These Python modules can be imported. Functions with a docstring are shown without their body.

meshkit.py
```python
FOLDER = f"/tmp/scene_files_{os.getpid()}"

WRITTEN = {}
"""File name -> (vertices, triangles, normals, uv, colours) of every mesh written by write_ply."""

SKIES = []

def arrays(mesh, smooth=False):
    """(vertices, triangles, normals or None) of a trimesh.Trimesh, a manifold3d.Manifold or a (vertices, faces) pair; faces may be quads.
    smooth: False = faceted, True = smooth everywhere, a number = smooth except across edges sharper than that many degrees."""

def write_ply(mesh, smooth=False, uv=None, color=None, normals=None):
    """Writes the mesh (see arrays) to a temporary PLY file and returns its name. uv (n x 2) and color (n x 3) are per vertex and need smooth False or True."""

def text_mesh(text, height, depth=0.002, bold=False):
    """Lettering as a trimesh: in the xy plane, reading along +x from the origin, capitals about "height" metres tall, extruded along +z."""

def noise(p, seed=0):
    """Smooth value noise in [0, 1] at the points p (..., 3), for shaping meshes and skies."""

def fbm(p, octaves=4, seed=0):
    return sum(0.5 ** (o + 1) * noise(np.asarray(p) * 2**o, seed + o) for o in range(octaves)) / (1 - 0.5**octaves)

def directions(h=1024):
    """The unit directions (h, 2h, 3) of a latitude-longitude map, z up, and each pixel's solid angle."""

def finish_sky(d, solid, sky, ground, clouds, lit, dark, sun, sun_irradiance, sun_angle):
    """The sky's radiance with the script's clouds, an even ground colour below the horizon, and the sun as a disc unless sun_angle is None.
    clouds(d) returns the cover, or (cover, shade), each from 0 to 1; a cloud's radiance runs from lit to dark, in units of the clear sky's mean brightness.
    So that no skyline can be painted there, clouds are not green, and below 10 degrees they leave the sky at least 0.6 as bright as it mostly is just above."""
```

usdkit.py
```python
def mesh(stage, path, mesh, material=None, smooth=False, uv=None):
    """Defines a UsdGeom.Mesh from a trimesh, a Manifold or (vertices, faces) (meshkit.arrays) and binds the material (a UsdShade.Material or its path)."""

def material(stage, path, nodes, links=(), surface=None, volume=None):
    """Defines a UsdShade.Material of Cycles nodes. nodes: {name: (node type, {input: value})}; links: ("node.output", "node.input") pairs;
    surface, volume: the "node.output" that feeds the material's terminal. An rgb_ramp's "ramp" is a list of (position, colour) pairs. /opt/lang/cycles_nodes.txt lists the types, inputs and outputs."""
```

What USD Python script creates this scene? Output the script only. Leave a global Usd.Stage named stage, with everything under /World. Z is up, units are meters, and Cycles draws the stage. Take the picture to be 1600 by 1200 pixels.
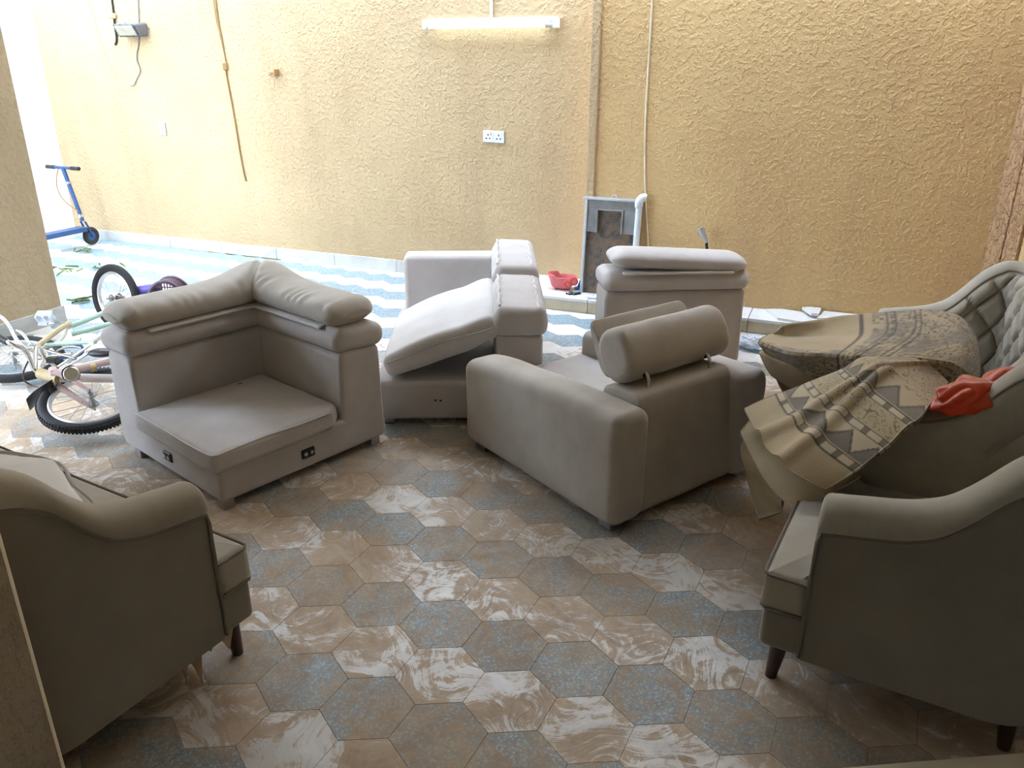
import math, random
import numpy as np, trimesh, usdkit, meshkit
from shapely.geometry import Polygon, LineString
from shapely import affinity
from pxr import Usd, UsdGeom, UsdLux, UsdShade, Gf, Sdf, Vt

stage = Usd.Stage.CreateInMemory()
UsdGeom.Xform.Define(stage, '/World')
UsdGeom.Scope.Define(stage, '/World/Looks')
rng = np.random.default_rng(7)
random.seed(7)

# ------------------------------------------------------------------ camera, sky, exposure
CH, FPX, PITCH, ROLL = 1.65, 1245.6, 0.38311, 0.00263
_R = np.array([1.0, 0, 0]); _U = np.array([0, math.sin(PITCH), math.cos(PITCH)]); _F = np.array([0, math.cos(PITCH), -math.sin(PITCH)])
R2 = _R * math.cos(ROLL) + _U * math.sin(ROLL); U2 = _U * math.cos(ROLL) - _R * math.sin(ROLL)
cam = UsdGeom.Camera.Define(stage, '/World/camera')
cam.AddTransformOp().Set(Gf.Matrix4d(*R2, 0, *U2, 0, *(-_F), 0, 0, 0, CH, 1))
cam.CreateHorizontalApertureAttr(36.0); cam.CreateVerticalApertureAttr(27.0)
cam.CreateFocalLengthAttr(36.0 * FPX / 1600); cam.CreateClippingRangeAttr(Gf.Vec2f(0.02, 500))
cam.CreateExposureAttr(0.42)
dome = UsdLux.DomeLight.Define(stage, '/World/sky')
dome.CreateIntensityAttr(3.4); dome.CreateColorAttr(Gf.Vec3f(0.76, 0.92, 1.18))


def ray(x, y):
    return (x - 800) / FPX * R2 - (y - 600) / FPX * U2 + _F
def G(x, y, z=0.0):
    d = ray(x, y); t = (z - CH) / d[2]
    return np.array([0, 0, CH]) + d * t
def at(x, y, Y):
    d = ray(x, y); return np.array([0, 0, CH]) + d * (Y / d[1])

DW = np.array([0.92450, -0.38119, 0]); NW = np.array([0.38119, 0.92450, 0])   # along the back wall, away from the camera
ANG_W = math.degrees(math.atan2(DW[1], DW[0]))
def W(s, o, z=0.0): return DW * s + NW * o + np.array([0, 0, z])
def onwall(x, y, o):
    d = ray(x, y); C = np.array([0, 0, CH]); t = (o - C @ NW) / (d @ NW); p = C + d * t
    return p @ DW, p[2]

# ------------------------------------------------------------------ materials
LK = '/World/Looks/'
def mat(name, nodes, links, surface='p.BSDF'):
    return usdkit.material(stage, LK + name, nodes, links, surface=surface)

def fabric(name, c1, c2, rough=0.9, scale=5.0, weave=900.0, bump=0.25, sheen=0.25, tint=(1, 1, 1)):
    return mat(name, {
        'tc': ('texture_coordinate', {}), 'n': ('noise_texture', {'scale': scale, 'detail': 6.0, 'roughness': 0.6}),
        'r': ('rgb_ramp', {'ramp': [(0.3, c1), (0.7, c2)]}),
        'w': ('noise_texture', {'scale': weave, 'detail': 2.0}), 'wm': ('mix_color', {'blend_type': 'multiply', 'fac': 0.35}),
        'wr': ('rgb_ramp', {'ramp': [(0.3, (0.6, 0.6, 0.6)), (0.7, (1, 1, 1))]}),
        'b': ('bump', {'strength': bump, 'distance': 0.002}),
        'p': ('principled_bsdf', {'roughness': rough, 'sheen_weight': sheen, 'sheen_roughness': 0.5, 'sheen_tint': tint, 'specular_ior_level': 0.2})},
        [('tc.object', 'n.vector'), ('tc.object', 'w.vector'), ('n.fac', 'r.fac'), ('w.fac', 'wr.fac'), ('r.color', 'wm.a'), ('wr.color', 'wm.b'),
         ('wm.result', 'p.base_color'), ('w.fac', 'b.height'), ('b.normal', 'p.normal')])

def plain(name, col, rough=0.5, metal=0.0, var=0.12, scale=12.0, **kw):
    c = np.array(col)
    return mat(name, {'tc': ('texture_coordinate', {}), 'n': ('noise_texture', {'scale': scale, 'detail': 5.0}),
        'r': ('rgb_ramp', {'ramp': [(0.3, tuple(c * (1 - var))), (0.7, tuple(np.minimum(c * (1 + var), 1)))]}),
        'p': ('principled_bsdf', dict(roughness=rough, metallic=metal, **kw))},
        [('tc.object', 'n.vector'), ('n.fac', 'r.fac'), ('r.color', 'p.base_color')])

CREAM = fabric('cream_fabric', (0.50, 0.455, 0.42), (0.60, 0.555, 0.52))
CREAM_D = fabric('cream_dusty_fabric', (0.43, 0.38, 0.31), (0.58, 0.53, 0.46), scale=4.0)
CREAM_B = fabric('cream_seam_fabric', (0.64, 0.60, 0.57), (0.74, 0.71, 0.68))
TAUPE = fabric('taupe_velvet', (0.205, 0.175, 0.135), (0.275, 0.24, 0.19), scale=3.0, weave=500, bump=0.12, sheen=0.5)
TAUPE_L = fabric('taupe_dusty_velvet', (0.34, 0.30, 0.23), (0.46, 0.41, 0.33), scale=4.0, weave=500, bump=0.12, sheen=0.5)
TAUPE_P = fabric('taupe_piping', (0.17, 0.145, 0.11), (0.24, 0.21, 0.16), scale=6.0, weave=500, bump=0.1)
WOOD_D = plain('dark_wood', (0.045, 0.02, 0.014), 0.35)
BLACK = plain('black_plastic', (0.018, 0.018, 0.02), 0.4)
RUBBER = plain('tyre_rubber', (0.022, 0.022, 0.024), 0.75)
CHROME = plain('chrome', (0.62, 0.63, 0.64), 0.25, 1.0)
STEEL = plain('dull_steel', (0.45, 0.45, 0.44), 0.4, 1.0)
ALU = plain('aluminium_rim', (0.68, 0.70, 0.72), 0.35, 0.6)
WHITE = plain('white_plastic', (0.74, 0.76, 0.78), 0.4, var=0.04)
MINT = plain('mint_paint', (0.42, 0.60, 0.50), 0.35)
OFFW = plain('offwhite_paint', (0.66, 0.66, 0.58), 0.4)
PINK = plain('pink_paint', (0.62, 0.46, 0.43), 0.35)
PINK_L = plain('pale_pink_paint', (0.70, 0.64, 0.62), 0.35)
KRAFT = plain('tan_wrap', (0.52, 0.42, 0.24), 0.6)
PURPLE = plain('purple_plastic', (0.075, 0.03, 0.06), 0.4)
VIOLET = plain('violet_paint', (0.13, 0.10, 0.42), 0.3)
BLUE = plain('dark_blue_paint', (0.025, 0.075, 0.20), 0.4)
RED = plain('red_plastic', (0.55, 0.07, 0.06), 0.4)
RED_L = plain('pink_red_plastic', (0.62, 0.14, 0.14), 0.4)
BLUEP = plain('blue_plastic', (0.03, 0.18, 0.55), 0.4)
GREYMETAL = plain('grey_metal', (0.24, 0.24, 0.23), 0.55, 0.2, var=0.25, scale=9)
GALV = plain('galvanised', (0.50, 0.53, 0.55), 0.4, 0.6)
PVC = plain('white_pvc', (0.66, 0.70, 0.73), 0.4)
WIRE_B = plain('brown_wire', (0.28, 0.15, 0.05), 0.6)
WIRE_Y = plain('tan_wire', (0.55, 0.40, 0.18), 0.6)
CABLE = plain('cream_cable', (0.70, 0.62, 0.45), 0.5)
LEAF = plain('leaf_litter', (0.16, 0.22, 0.09), 0.8, var=0.5)
LINER = plain('torn_lining_cloth', (0.33, 0.24, 0.15), 0.9)

def marble(name, a, b, rough=0.4, scale=3.0):
    return mat(name, {'tc': ('geometry', {}), 'n': ('noise_texture', {'scale': scale, 'detail': 8.0, 'roughness': 0.65, 'distortion': 1.2}),
        'r': ('rgb_ramp', {'ramp': [(0.3, a), (0.62, b)]}), 'p': ('principled_bsdf', {'roughness': rough})},
        [('tc.position', 'n.vector'), ('n.fac', 'r.fac'), ('r.color', 'p.base_color')])
SKIRT = [marble(f'skirting_marble_{i}', (0.36 + .05 * i, 0.36 + .045 * i, 0.33 + .04 * i), (0.58, 0.58, 0.55)) for i in range(3)]
SLAB_W = marble('white_marble', (0.62, 0.62, 0.61), (0.76, 0.76, 0.75))
SLAB_B = marble('beige_marble', (0.40, 0.33, 0.22), (0.56, 0.48, 0.34), scale=5)
GROUT = plain('grout', (0.30, 0.24, 0.17), 0.9)
WHITEWALL = plain('white_render', (0.80, 0.79, 0.75), 0.8, var=0.04)
CEIL = plain('ceiling_paint', (0.70, 0.66, 0.58), 0.9, var=0.05)
JAMB = plain('cream_jamb', (0.80, 0.71, 0.56), 0.5, var=0.08, scale=4)

def stucco(name, a, b, stain, spec=0.3, relief=1.0):
    """Sprayed stucco: base colour with long vertical wash stains, splatter relief in the bump."""
    return mat(name, {
        'g': ('geometry', {}), 'm': ('mapping', {'scale': (1.6, 1.6, 0.16)}),
        'n1': ('noise_texture', {'scale': 1.3, 'detail': 6.0, 'roughness': 0.55}), 'r1': ('rgb_ramp', {'ramp': [(0.3, a), (0.7, b)]}),
        'n2': ('noise_texture', {'scale': 2.2, 'detail': 5.0, 'distortion': 0.4}), 'r2': ('rgb_ramp', {'ramp': [(0.50, (0, 0, 0)), (0.75, (1, 1, 1))]}),
        'sf': ('math', {'math_type': 'multiply', 'value2': 0.55}), 'mx': ('mix_color', {'b': stain}),
        'n3': ('noise_texture', {'scale': 34.0, 'detail': 3.0, 'roughness': 0.55}), 'r3': ('rgb_ramp', {'ramp': [(0.45, (0, 0, 0)), (0.62, (1, 1, 1))]}),
        'n4': ('noise_texture', {'scale': 140.0, 'detail': 2.0}),
        'add': ('math', {'math_type': 'multiply_add', 'value2': 0.25}),
        'b': ('bump', {'strength': 0.8 * relief, 'distance': 0.012}),
        'p': ('principled_bsdf', {'roughness': 0.75, 'specular_ior_level': spec})},
        [('g.position', 'm.vector'), ('g.position', 'n1.vector'), ('m.vector', 'n2.vector'), ('g.position', 'n3.vector'), ('g.position', 'n4.vector'),
         ('n1.fac', 'r1.fac'), ('n2.fac', 'r2.fac'), ('r2.color', 'sf.value1'), ('sf.value', 'mx.fac'), ('r1.color', 'mx.a'), ('mx.result', 'p.base_color'),
         ('n3.fac', 'r3.fac'), ('n4.fac', 'add.value1'), ('r3.color', 'add.value3'), ('add.value', 'b.height'), ('b.normal', 'p.normal')])
STUCCO = stucco('yellow_stucco', (0.48, 0.35, 0.195), (0.56, 0.42, 0.24), (0.43, 0.305, 0.175), relief=0.6)
STUCCO_R = stucco('ochre_stucco', (0.60, 0.40, 0.185), (0.68, 0.47, 0.22), (0.54, 0.35, 0.185), relief=0.5)
STUCCO_P = stucco('tan_stucco', (0.40, 0.31, 0.19), (0.47, 0.37, 0.23), (0.36, 0.27, 0.16), relief=0.6)
TERRA = stucco('terracotta_stucco', (0.42, 0.24, 0.12), (0.52, 0.32, 0.17), (0.62, 0.45, 0.28), relief=1.3)

def tilemat(name, blue):
    """A floor tile under a film of dried mud: the mud lies in the pattern it dried in (world space), thick under the roof, thin in the yard."""
    if blue:
        base = {'v': ('voronoi_texture', {'scale': 110.0}), 'vr': ('rgb_ramp', {'ramp': [(0.0, (0.62, 0.86, 0.95)), (0.22, (0.38, 0.62, 0.74)), (0.42, (0.13, 0.28, 0.36)), (1.0, (0.085, 0.20, 0.27))]}),
                'vc': ('mix_color', {'blend_type': 'mix', 'fac': 0.35})}
        bl = [('g.position', 'v.vector'), ('v.distance', 'vr.fac'), ('vr.color', 'vc.a'), ('v.color', 'vh.color'), ('vh.color', 'vc.b')]
        base['vh'] = ('hsv', {'hue': 0.5, 'saturation': 0.0, 'value': 0.5}); out = 'vc.result'
    else:
        base = {'v': ('noise_texture', {'scale': 6.0, 'detail': 8.0, 'distortion': 1.0}), 'vr': ('rgb_ramp', {'ramp': [(0.3, (0.64, 0.62, 0.58)), (0.6, (0.80, 0.78, 0.74))]})}
        bl = [('g.position', 'v.vector'), ('v.fac', 'vr.fac')]; out = 'vr.color'
    nodes = {
        'g': ('geometry', {}), 'oi': ('object_info', {}), 'sx': ('separate_xyz', {}),
        'fy': ('map_range', {'from_min': 5.7, 'from_max': 4.0, 'to_min': -0.30, 'to_max': 0.0, 'clamp': True}),
        'd1': ('noise_texture', {'scale': 1.3, 'detail': 3.0, 'distortion': 0.6}),
        'd2': ('noise_texture', {'scale': 9.0, 'detail': 10.0, 'roughness': 0.72, 'distortion': 1.3}),
        'wv': ('noise_texture', {'scale': 2.0, 'detail': 2.0}), 'wa': ('vector_math', {'vector_math_type': 'multiply_add', 'vector2': (2.5, 2.5, 2.5)}),
        'ma': ('mapping', {'rotation': (0, 0, 0.9), 'scale': (2.0, 16.0, 1.0)}), 'd3': ('noise_texture', {'scale': 3.4, 'detail': 8.0, 'roughness': 0.68, 'distortion': 0.7}),
        'a1': ('math', {'math_type': 'multiply', 'value2': 0.50}), 'a2': ('math', {'math_type': 'multiply_add', 'value2': 0.50}), 'a3': ('math', {'math_type': 'multiply_add', 'value2': 0.45}),
        'a4': ('math', {'math_type': 'add'}), 'tr': ('math', {'math_type': 'multiply_add', 'value2': 0.018}),
        'mr': ('rgb_ramp', {'ramp': [(0.58, (0.06,) * 3), (0.66, (0.35,) * 3), (0.74, (0.68,) * 3), (0.86, (0.95,) * 3)] if blue else [(0.60, (0.05,) * 3), (0.685, (0.25,) * 3), (0.73, (0.78,) * 3), (0.86, (0.95,) * 3)]}),
        'd4': ('noise_texture', {'scale': 3.0, 'detail': 8.0, 'roughness': 0.7, 'distortion': 2.0}), 'dr': ('rgb_ramp', {'ramp': [(0.25, (0.31, 0.195, 0.105)), (0.5, (0.43, 0.295, 0.17)), (0.75, (0.56, 0.415, 0.265))]}),
        'mx': ('mix_color', {}), 'rg': ('map_range', {'from_min': 0.0, 'from_max': 1.0, 'to_min': 0.25, 'to_max': 0.8}),
        'b': ('bump', {'strength': 0.35, 'distance': 0.003}), 'p': ('principled_bsdf', {'specular_ior_level': 0.5}), **base}
    links = bl + [('g.position', 'sx.vector'), ('sx.y', 'fy.value'), ('g.position', 'd1.vector'), ('g.position', 'd2.vector'), ('g.position', 'wv.vector'), ('wv.color', 'wa.vector1'), ('g.position', 'wa.vector3'), ('wa.vector', 'ma.vector'), ('ma.vector', 'd3.vector'),
        ('d1.fac', 'a1.value1'), ('d2.fac', 'a2.value1'), ('a1.value', 'a2.value3'), ('d3.fac', 'a3.value1'), ('a2.value', 'a3.value3'), ('a3.value', 'a4.value1'), ('fy.result', 'a4.value2'),
        ('oi.random', 'tr.value1'), ('a4.value', 'tr.value3'), ('tr.value', 'mr.fac'), ('g.position', 'd4.vector'), ('d4.fac', 'dr.fac'), ('mr.color', 'mx.fac'), (out, 'mx.a'), ('dr.color', 'mx.b'),
        ('mx.result', 'p.base_color'), ('mr.color', 'rg.value'), ('rg.result', 'p.roughness'), ('a3.value', 'b.height'), ('b.normal', 'p.normal')]
    return mat(name, nodes, links)
TILE_W, TILE_B = tilemat('white_tile', False), tilemat('blue_terrazzo_tile', True)

RUG = mat('rug_pile', {'a': ('attribute', {'attribute': 'rugcol'}), 'tc': ('texture_coordinate', {}), 'n': ('noise_texture', {'scale': 260.0, 'detail': 2.0}), 'b': ('bump', {'strength': 0.5, 'distance': 0.004}),
    'p': ('principled_bsdf', {'roughness': 0.95, 'sheen_weight': 0.3, 'specular_ior_level': 0.1})}, [('a.color', 'p.base_color'), ('tc.object', 'n.vector'), ('n.fac', 'b.height'), ('b.normal', 'p.normal')])
BACKING = fabric('rug_backing', (0.25, 0.19, 0.10), (0.35, 0.27, 0.15), scale=5, weave=400, bump=0.3, sheen=0.1)
BAG = mat('orange_polythene', {'d': ('diffuse_bsdf', {'color': (0.80, 0.13, 0.05)}), 't': ('translucent_bsdf', {'color': (0.85, 0.12, 0.04)}), 'm': ('mix_closure', {'fac': 0.45}),
    'g': ('glossy_bsdf', {'color': (0.9, 0.9, 0.9), 'roughness': 0.3}), 'f': ('fresnel', {'IOR': 1.4}), 'm2': ('mix_closure', {})},
    [('d.BSDF', 'm.closure1'), ('t.BSDF', 'm.closure2'), ('f.fac', 'm2.fac'), ('m.closure', 'm2.closure1'), ('g.BSDF', 'm2.closure2')], surface='m2.closure')
CLEAR = mat('clear_polythene', {'d': ('diffuse_bsdf', {'color': (0.75, 0.8, 0.85)}), 't': ('transparent_bsdf', {'color': (0.95, 0.97, 1)}), 'm': ('mix_closure', {'fac': 0.45}),
    'g': ('glossy_bsdf', {'roughness': 0.15}), 'm2': ('mix_closure', {'fac': 0.12})},
    [('d.BSDF', 'm.closure1'), ('t.BSDF', 'm.closure2'), ('m.closure', 'm2.closure1'), ('g.BSDF', 'm2.closure2')], surface='m2.closure')
TUBE = mat('lit_tube', {'e': ('emission', {'color': (0.85, 0.95, 1.0), 'strength': 7.0})}, [], surface='e.emission')
CREAM_W = fabric('pale_cream_fabric', (0.80, 0.77, 0.74), (0.88, 0.85, 0.82))
LAMPGREY = plain('dark_lamp_grey', (0.11, 0.11, 0.115), 0.5)
LENS = plain('dusty_lamp_glass', (0.42, 0.39, 0.30), 0.3)

# ------------------------------------------------------------------ prims
used = {}
def numbered(parent, name):
    k = (parent, name); n = used.get(k, 0); used[k] = n + 1
    return f'{parent}/{name}' if n == 0 else f'{parent}/{name}_{n:03d}'

class Thing:
    def __init__(self, name, label=None, cat=None, loc=(0, 0, 0), rz=0.0, group=None, kind=None):
        self.path = numbered('/World', name); self.loc = np.array(loc, float); self.rz = rz
        x = UsdGeom.Xform.Define(stage, self.path); x.AddTranslateOp().Set(Gf.Vec3d(*map(float, loc)))
        if rz: x.AddRotateZOp().Set(float(rz))
        tag(x.GetPrim(), label, cat, group, kind)
    def inv(self, v):
        a = -math.radians(self.rz); c, s = math.cos(a), math.sin(a); v = np.asarray(v, float) - self.loc
        return np.stack([v[..., 0] * c - v[..., 1] * s, v[..., 0] * s + v[..., 1] * c, v[..., 2]], -1)
    def part(self, name, mesh, m, smooth=40, world=False, label=None, parent=None, kind=None, col=None):
        if world:
            mesh = trimesh.Trimesh(self.inv(mesh.vertices), mesh.faces, process=False)
        p = numbered(parent or self.path, name)
        if col is not None: smooth = True
        pr = usdkit.mesh(stage, p, mesh, m, smooth=smooth)
        if col is not None:
            UsdGeom.PrimvarsAPI(pr).CreatePrimvar('rugcol', Sdf.ValueTypeNames.Color3fArray, 'vertex').Set(Vt.Vec3fArray.FromNumpy(np.asarray(col, np.float32)))
        if label: pr.GetPrim().SetCustomDataByKey('label', label)
        if kind: pr.GetPrim().SetCustomDataByKey('kind', kind)
        return p
def tag(p, label=None, cat=None, group=None, kind=None):
    for k, v in (('label', label), ('category', cat), ('group', group), ('kind', kind)):
        if v: p.SetCustomDataByKey(k, v)
def struct(name, mesh, m, label=None, smooth=False, cat=None):
    p = numbered('/World', name); pr = usdkit.mesh(stage, p, mesh, m, smooth=smooth).GetPrim(); tag(pr, label, cat, None, 'structure'); return p

# ------------------------------------------------------------------ shapes
def cat_(*ms): return trimesh.util.concatenate([m for m in ms])
def mesh_(v, f):
    f = np.asarray(f)
    if f.shape[1] == 4: f = np.vstack([f[:, [0, 1, 2]], f[:, [0, 2, 3]]])
    return trimesh.Trimesh(np.asarray(v, float), f, process=False)
def move(m, t): m = m.copy(); m.vertices = m.vertices + np.asarray(t, float); return m
def rot(m, ang, axis, c=(0, 0, 0)):
    m = m.copy(); m.apply_transform(trimesh.transformations.rotation_matrix(math.radians(ang), axis, c)); return m

def rbox(lo, hi, r, seg=4, mid=10, deform=None):
    """A box with rounded edges on a fine grid, so that it can be puffed and bent."""
    lo, hi = np.array(lo, float), np.array(hi, float); h = (hi - lo) / 2; c = (hi + lo) / 2; r = min(r, h.min() * 0.999)
    def line(a):
        e = r * (1 - np.cos(np.linspace(0, math.pi / 2, seg + 1)))
        e = -a + r * np.tan(np.linspace(0, math.pi / 4, seg + 1)) if r > 0 else np.array([-a])
        return np.concatenate([e[:-1], np.linspace(-(a - r), a - r, mid + 1), -e[:-1][::-1]])
    V, F, n0 = [], [], 0
    for ax in range(3):
        a, b = (ax + 1) % 3, (ax + 2) % 3
        A, B = np.meshgrid(line(h[a]), line(h[b]), indexing='ij')
        na, nb = A.shape
        idx = np.arange(na * nb).reshape(na, nb)
        q = np.stack([idx[:-1, :-1], idx[1:, :-1], idx[1:, 1:], idx[:-1, 1:]], -1).reshape(-1, 4)
        for sg in (1, -1):
            P = np.zeros((na * nb, 3)); P[:, a] = A.ravel(); P[:, b] = B.ravel(); P[:, ax] = sg * h[ax]
            V.append(P); F.append((q if sg > 0 else q[:, ::-1]) + n0); n0 += na * nb
    V = np.vstack(V); F = np.vstack(F)
    inn = np.clip(V, -(h - r), h - r); d = V - inn; L = np.linalg.norm(d, axis=1, keepdims=True)
    V = inn + np.where(L > 0, d / np.maximum(L, 1e-9) * r, 0) + c
    m = mesh_(V, F); m.merge_vertices(digits_vertex=6)
    if deform: m.vertices = deform(np.array(m.vertices))
    return m

def loft(rings, cap=True, closed=False):
    rings = np.asarray(rings, float); n, k = rings.shape[:2]
    idx = np.arange(n * k).reshape(n, k); nx = np.roll(idx, -1, 1)
    rows = range(n if closed else n - 1)
    F = np.vstack([np.stack([idx[i], nx[i], nx[(i + 1) % n], idx[(i + 1) % n]], -1) for i in rows])
    m = mesh_(rings.reshape(-1, 3), F); V = np.array(m.vertices); F = np.array(m.faces)
    if cap and not closed:
        c0, c1 = len(V), len(V) + 1; V = np.vstack([V, rings[0].mean(0), rings[-1].mean(0)])
        F = np.vstack([F, np.stack([nx[0], idx[0], np.full(k, c0)], -1), np.stack([idx[-1], nx[-1], np.full(k, c1)], -1)])
    m = trimesh.Trimesh(V, F, process=False)
    if m.is_watertight and m.volume < 0: m.invert()
    return m

def tube(path, r=0.01, n=10, closed=False):
    P = np.asarray(path, float); T = (np.roll(P, -1, 0) - np.roll(P, 1, 0)) if closed else np.gradient(P, axis=0)
    T /= np.maximum(np.linalg.norm(T, axis=1, keepdims=True), 1e-9)
    up = np.array([0, 0, 1.0]) if abs(T[0][2]) < 0.9 else np.array([1.0, 0, 0]); a = np.cross(T[0], up); a /= np.linalg.norm(a)
    rr = np.broadcast_to(r, len(P)); th = np.linspace(0, 2 * math.pi, n, endpoint=False); rings = []
    for i in range(len(P)):
        a = a - T[i] * (a @ T[i]); a /= np.linalg.norm(a); b = np.cross(T[i], a)
        rings.append(P[i] + rr[i] * (np.cos(th)[:, None] * a + np.sin(th)[:, None] * b))
    return loft(rings, closed=closed)
def smooth_path(pts, n=40):
    from scipy.interpolate import PchipInterpolator, CubicSpline
    P = np.asarray(pts, float); d = np.r_[0, np.cumsum(np.linalg.norm(np.diff(P, axis=0), axis=1))]
    return CubicSpline(d, P)(np.linspace(0, d[-1], n)) if len(P) > 2 else np.linspace(P[0], P[-1], n)
def cyl(a, b, r, n=16, r2=None):
    return tube(np.linspace(np.asarray(a, float), np.asarray(b, float), 2), np.array([r, r if r2 is None else r2]), n)
def box(lo, hi): return rbox(lo, hi, 0.0015, 1, 1)
def bbox(lo, hi, r=0.004): return rbox(lo, hi, r, 2, 1)
def obox(c, dx, dy, dz, half):
    """A bevelled box on its own axes."""
    m = bbox(-np.array(half), half, min(half) * 0.25); m.vertices = np.asarray(c) + m.vertices @ np.array([dx, dy, dz], float); return m
def torus(c, nrm, R, r, n=64, k=12, sq=1.0):
    nrm = np.asarray(nrm, float) / np.linalg.norm(nrm); a = np.cross(nrm, [0.3, 0.1, 0.95]); a /= np.linalg.norm(a); b = np.cross(nrm, a)
    th = np.linspace(0, 2 * math.pi, n, endpoint=False); ph = np.linspace(0, 2 * math.pi, k, endpoint=False)
    rings = [np.asarray(c) + (R + r * np.cos(ph))[:, None] * (math.cos(t) * a + math.sin(t) * b) + (sq * r * np.sin(ph))[:, None] * nrm for t in th]
    return loft(rings, closed=True)
def rprof(pts, r, k=72):
    g = Polygon(pts).buffer(-r).buffer(r, quad_segs=10).exterior
    return np.array([g.interpolate(t, normalized=True).coords[0] for t in np.linspace(0, 1, k, endpoint=False)])
def ends(t, L, r):
    e = min(t, L - t); return 1.0 if e >= r else math.sqrt(max(1 - (1 - e / r) ** 2, 0.0))
def stations(L, r, n=24):
    e = r * (1 - np.cos(np.linspace(0.02, math.pi / 2, 7)))
    return np.concatenate([e, np.linspace(r, L - r, n)[1:-1], L - e[::-1]])
def sweep_line(prof, y0, y1, r_end, deform=None, amount=None):
    """A closed (x, z) profile carried along y with rounded ends (amount: how far the ends draw in, in metres)."""
    prof = np.asarray(prof); c = (prof.max(0) + prof.min(0)) / 2; L = y1 - y0; rings = []
    hx = (prof.max(0) - prof.min(0)) / 2; am = r_end if amount is None else amount
    for t in stations(L, r_end):
        s = 1 - am * (1 - ends(t, L, r_end)) / hx
        q = c + (prof - c) * s
        rings.append(np.stack([q[:, 0], np.full(len(q), y0 + t), q[:, 1]], -1))
    m = loft(rings)
    if deform: m.vertices = deform(np.array(m.vertices))
    return m
def sweep_L(prof, r_end, deform=None, start=0.0, n=26):
    """A closed (d, z) profile carried round an inside corner: along x = d, mitred where x = y = d, on along y = d."""
    prof = np.asarray(prof); c = (prof.max(0) + prof.min(0)) / 2; hx = (prof.max(0) - prof.min(0)) / 2; D = c[0]
    L = D - start; st = np.concatenate([r_end * (1 - np.cos(np.linspace(0.02, math.pi / 2, 7))), np.linspace(r_end, L, n)[1:]])
    A, B = [], []
    for t in st:
        s = 1 - r_end * (1 - (ends(t, 2 * L, r_end))) / hx; q = c + (prof - c) * s
        along = start + t / L * (q[:, 0] - start)
        A.append(np.stack([q[:, 0], along, q[:, 1]], -1)); B.append(np.stack([along, q[:, 0], q[:, 1]], -1))
    m = loft(A + B[::-1][1:])
    if deform: m.vertices = deform(np.array(m.vertices))
    return m
def soft_prism(poly, z0, z1, r, puff=0.0, k=160, corner=0.03):
    """An upholstered slab: the outline carried up with rolled edges; puff lifts the middle of the top."""
    g = Polygon(poly).buffer(-corner).buffer(2 * corner).buffer(-corner); pts = np.array([g.exterior.interpolate(t, normalized=True).coords[0] for t in np.linspace(0, 1, k, endpoint=False)])
    T = np.roll(pts, -1, 0) - np.roll(pts, 1, 0); T /= np.linalg.norm(T, axis=1, keepdims=True); N = np.stack([T[:, 1], -T[:, 0]], -1)
    if Polygon(pts).exterior.is_ccw is False: N = -N
    rings = []
    for a in np.linspace(0, math.pi, 13):
        off = r * (1 - math.sin(a)); z = (z0 + r - r * math.cos(a)) if a <= math.pi / 2 else (z1 - r - r * math.cos(a))
        rings.append(np.c_[pts - N * off, np.full(k, z)])
    c = pts.mean(0)
    top = [np.c_[c + (rings[-1][:, :2] - c) * s, np.full(k, z1 + puff * (1 - s * s))] for s in np.linspace(0.93, 0.08, 9)]
    return loft(rings + top)
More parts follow.
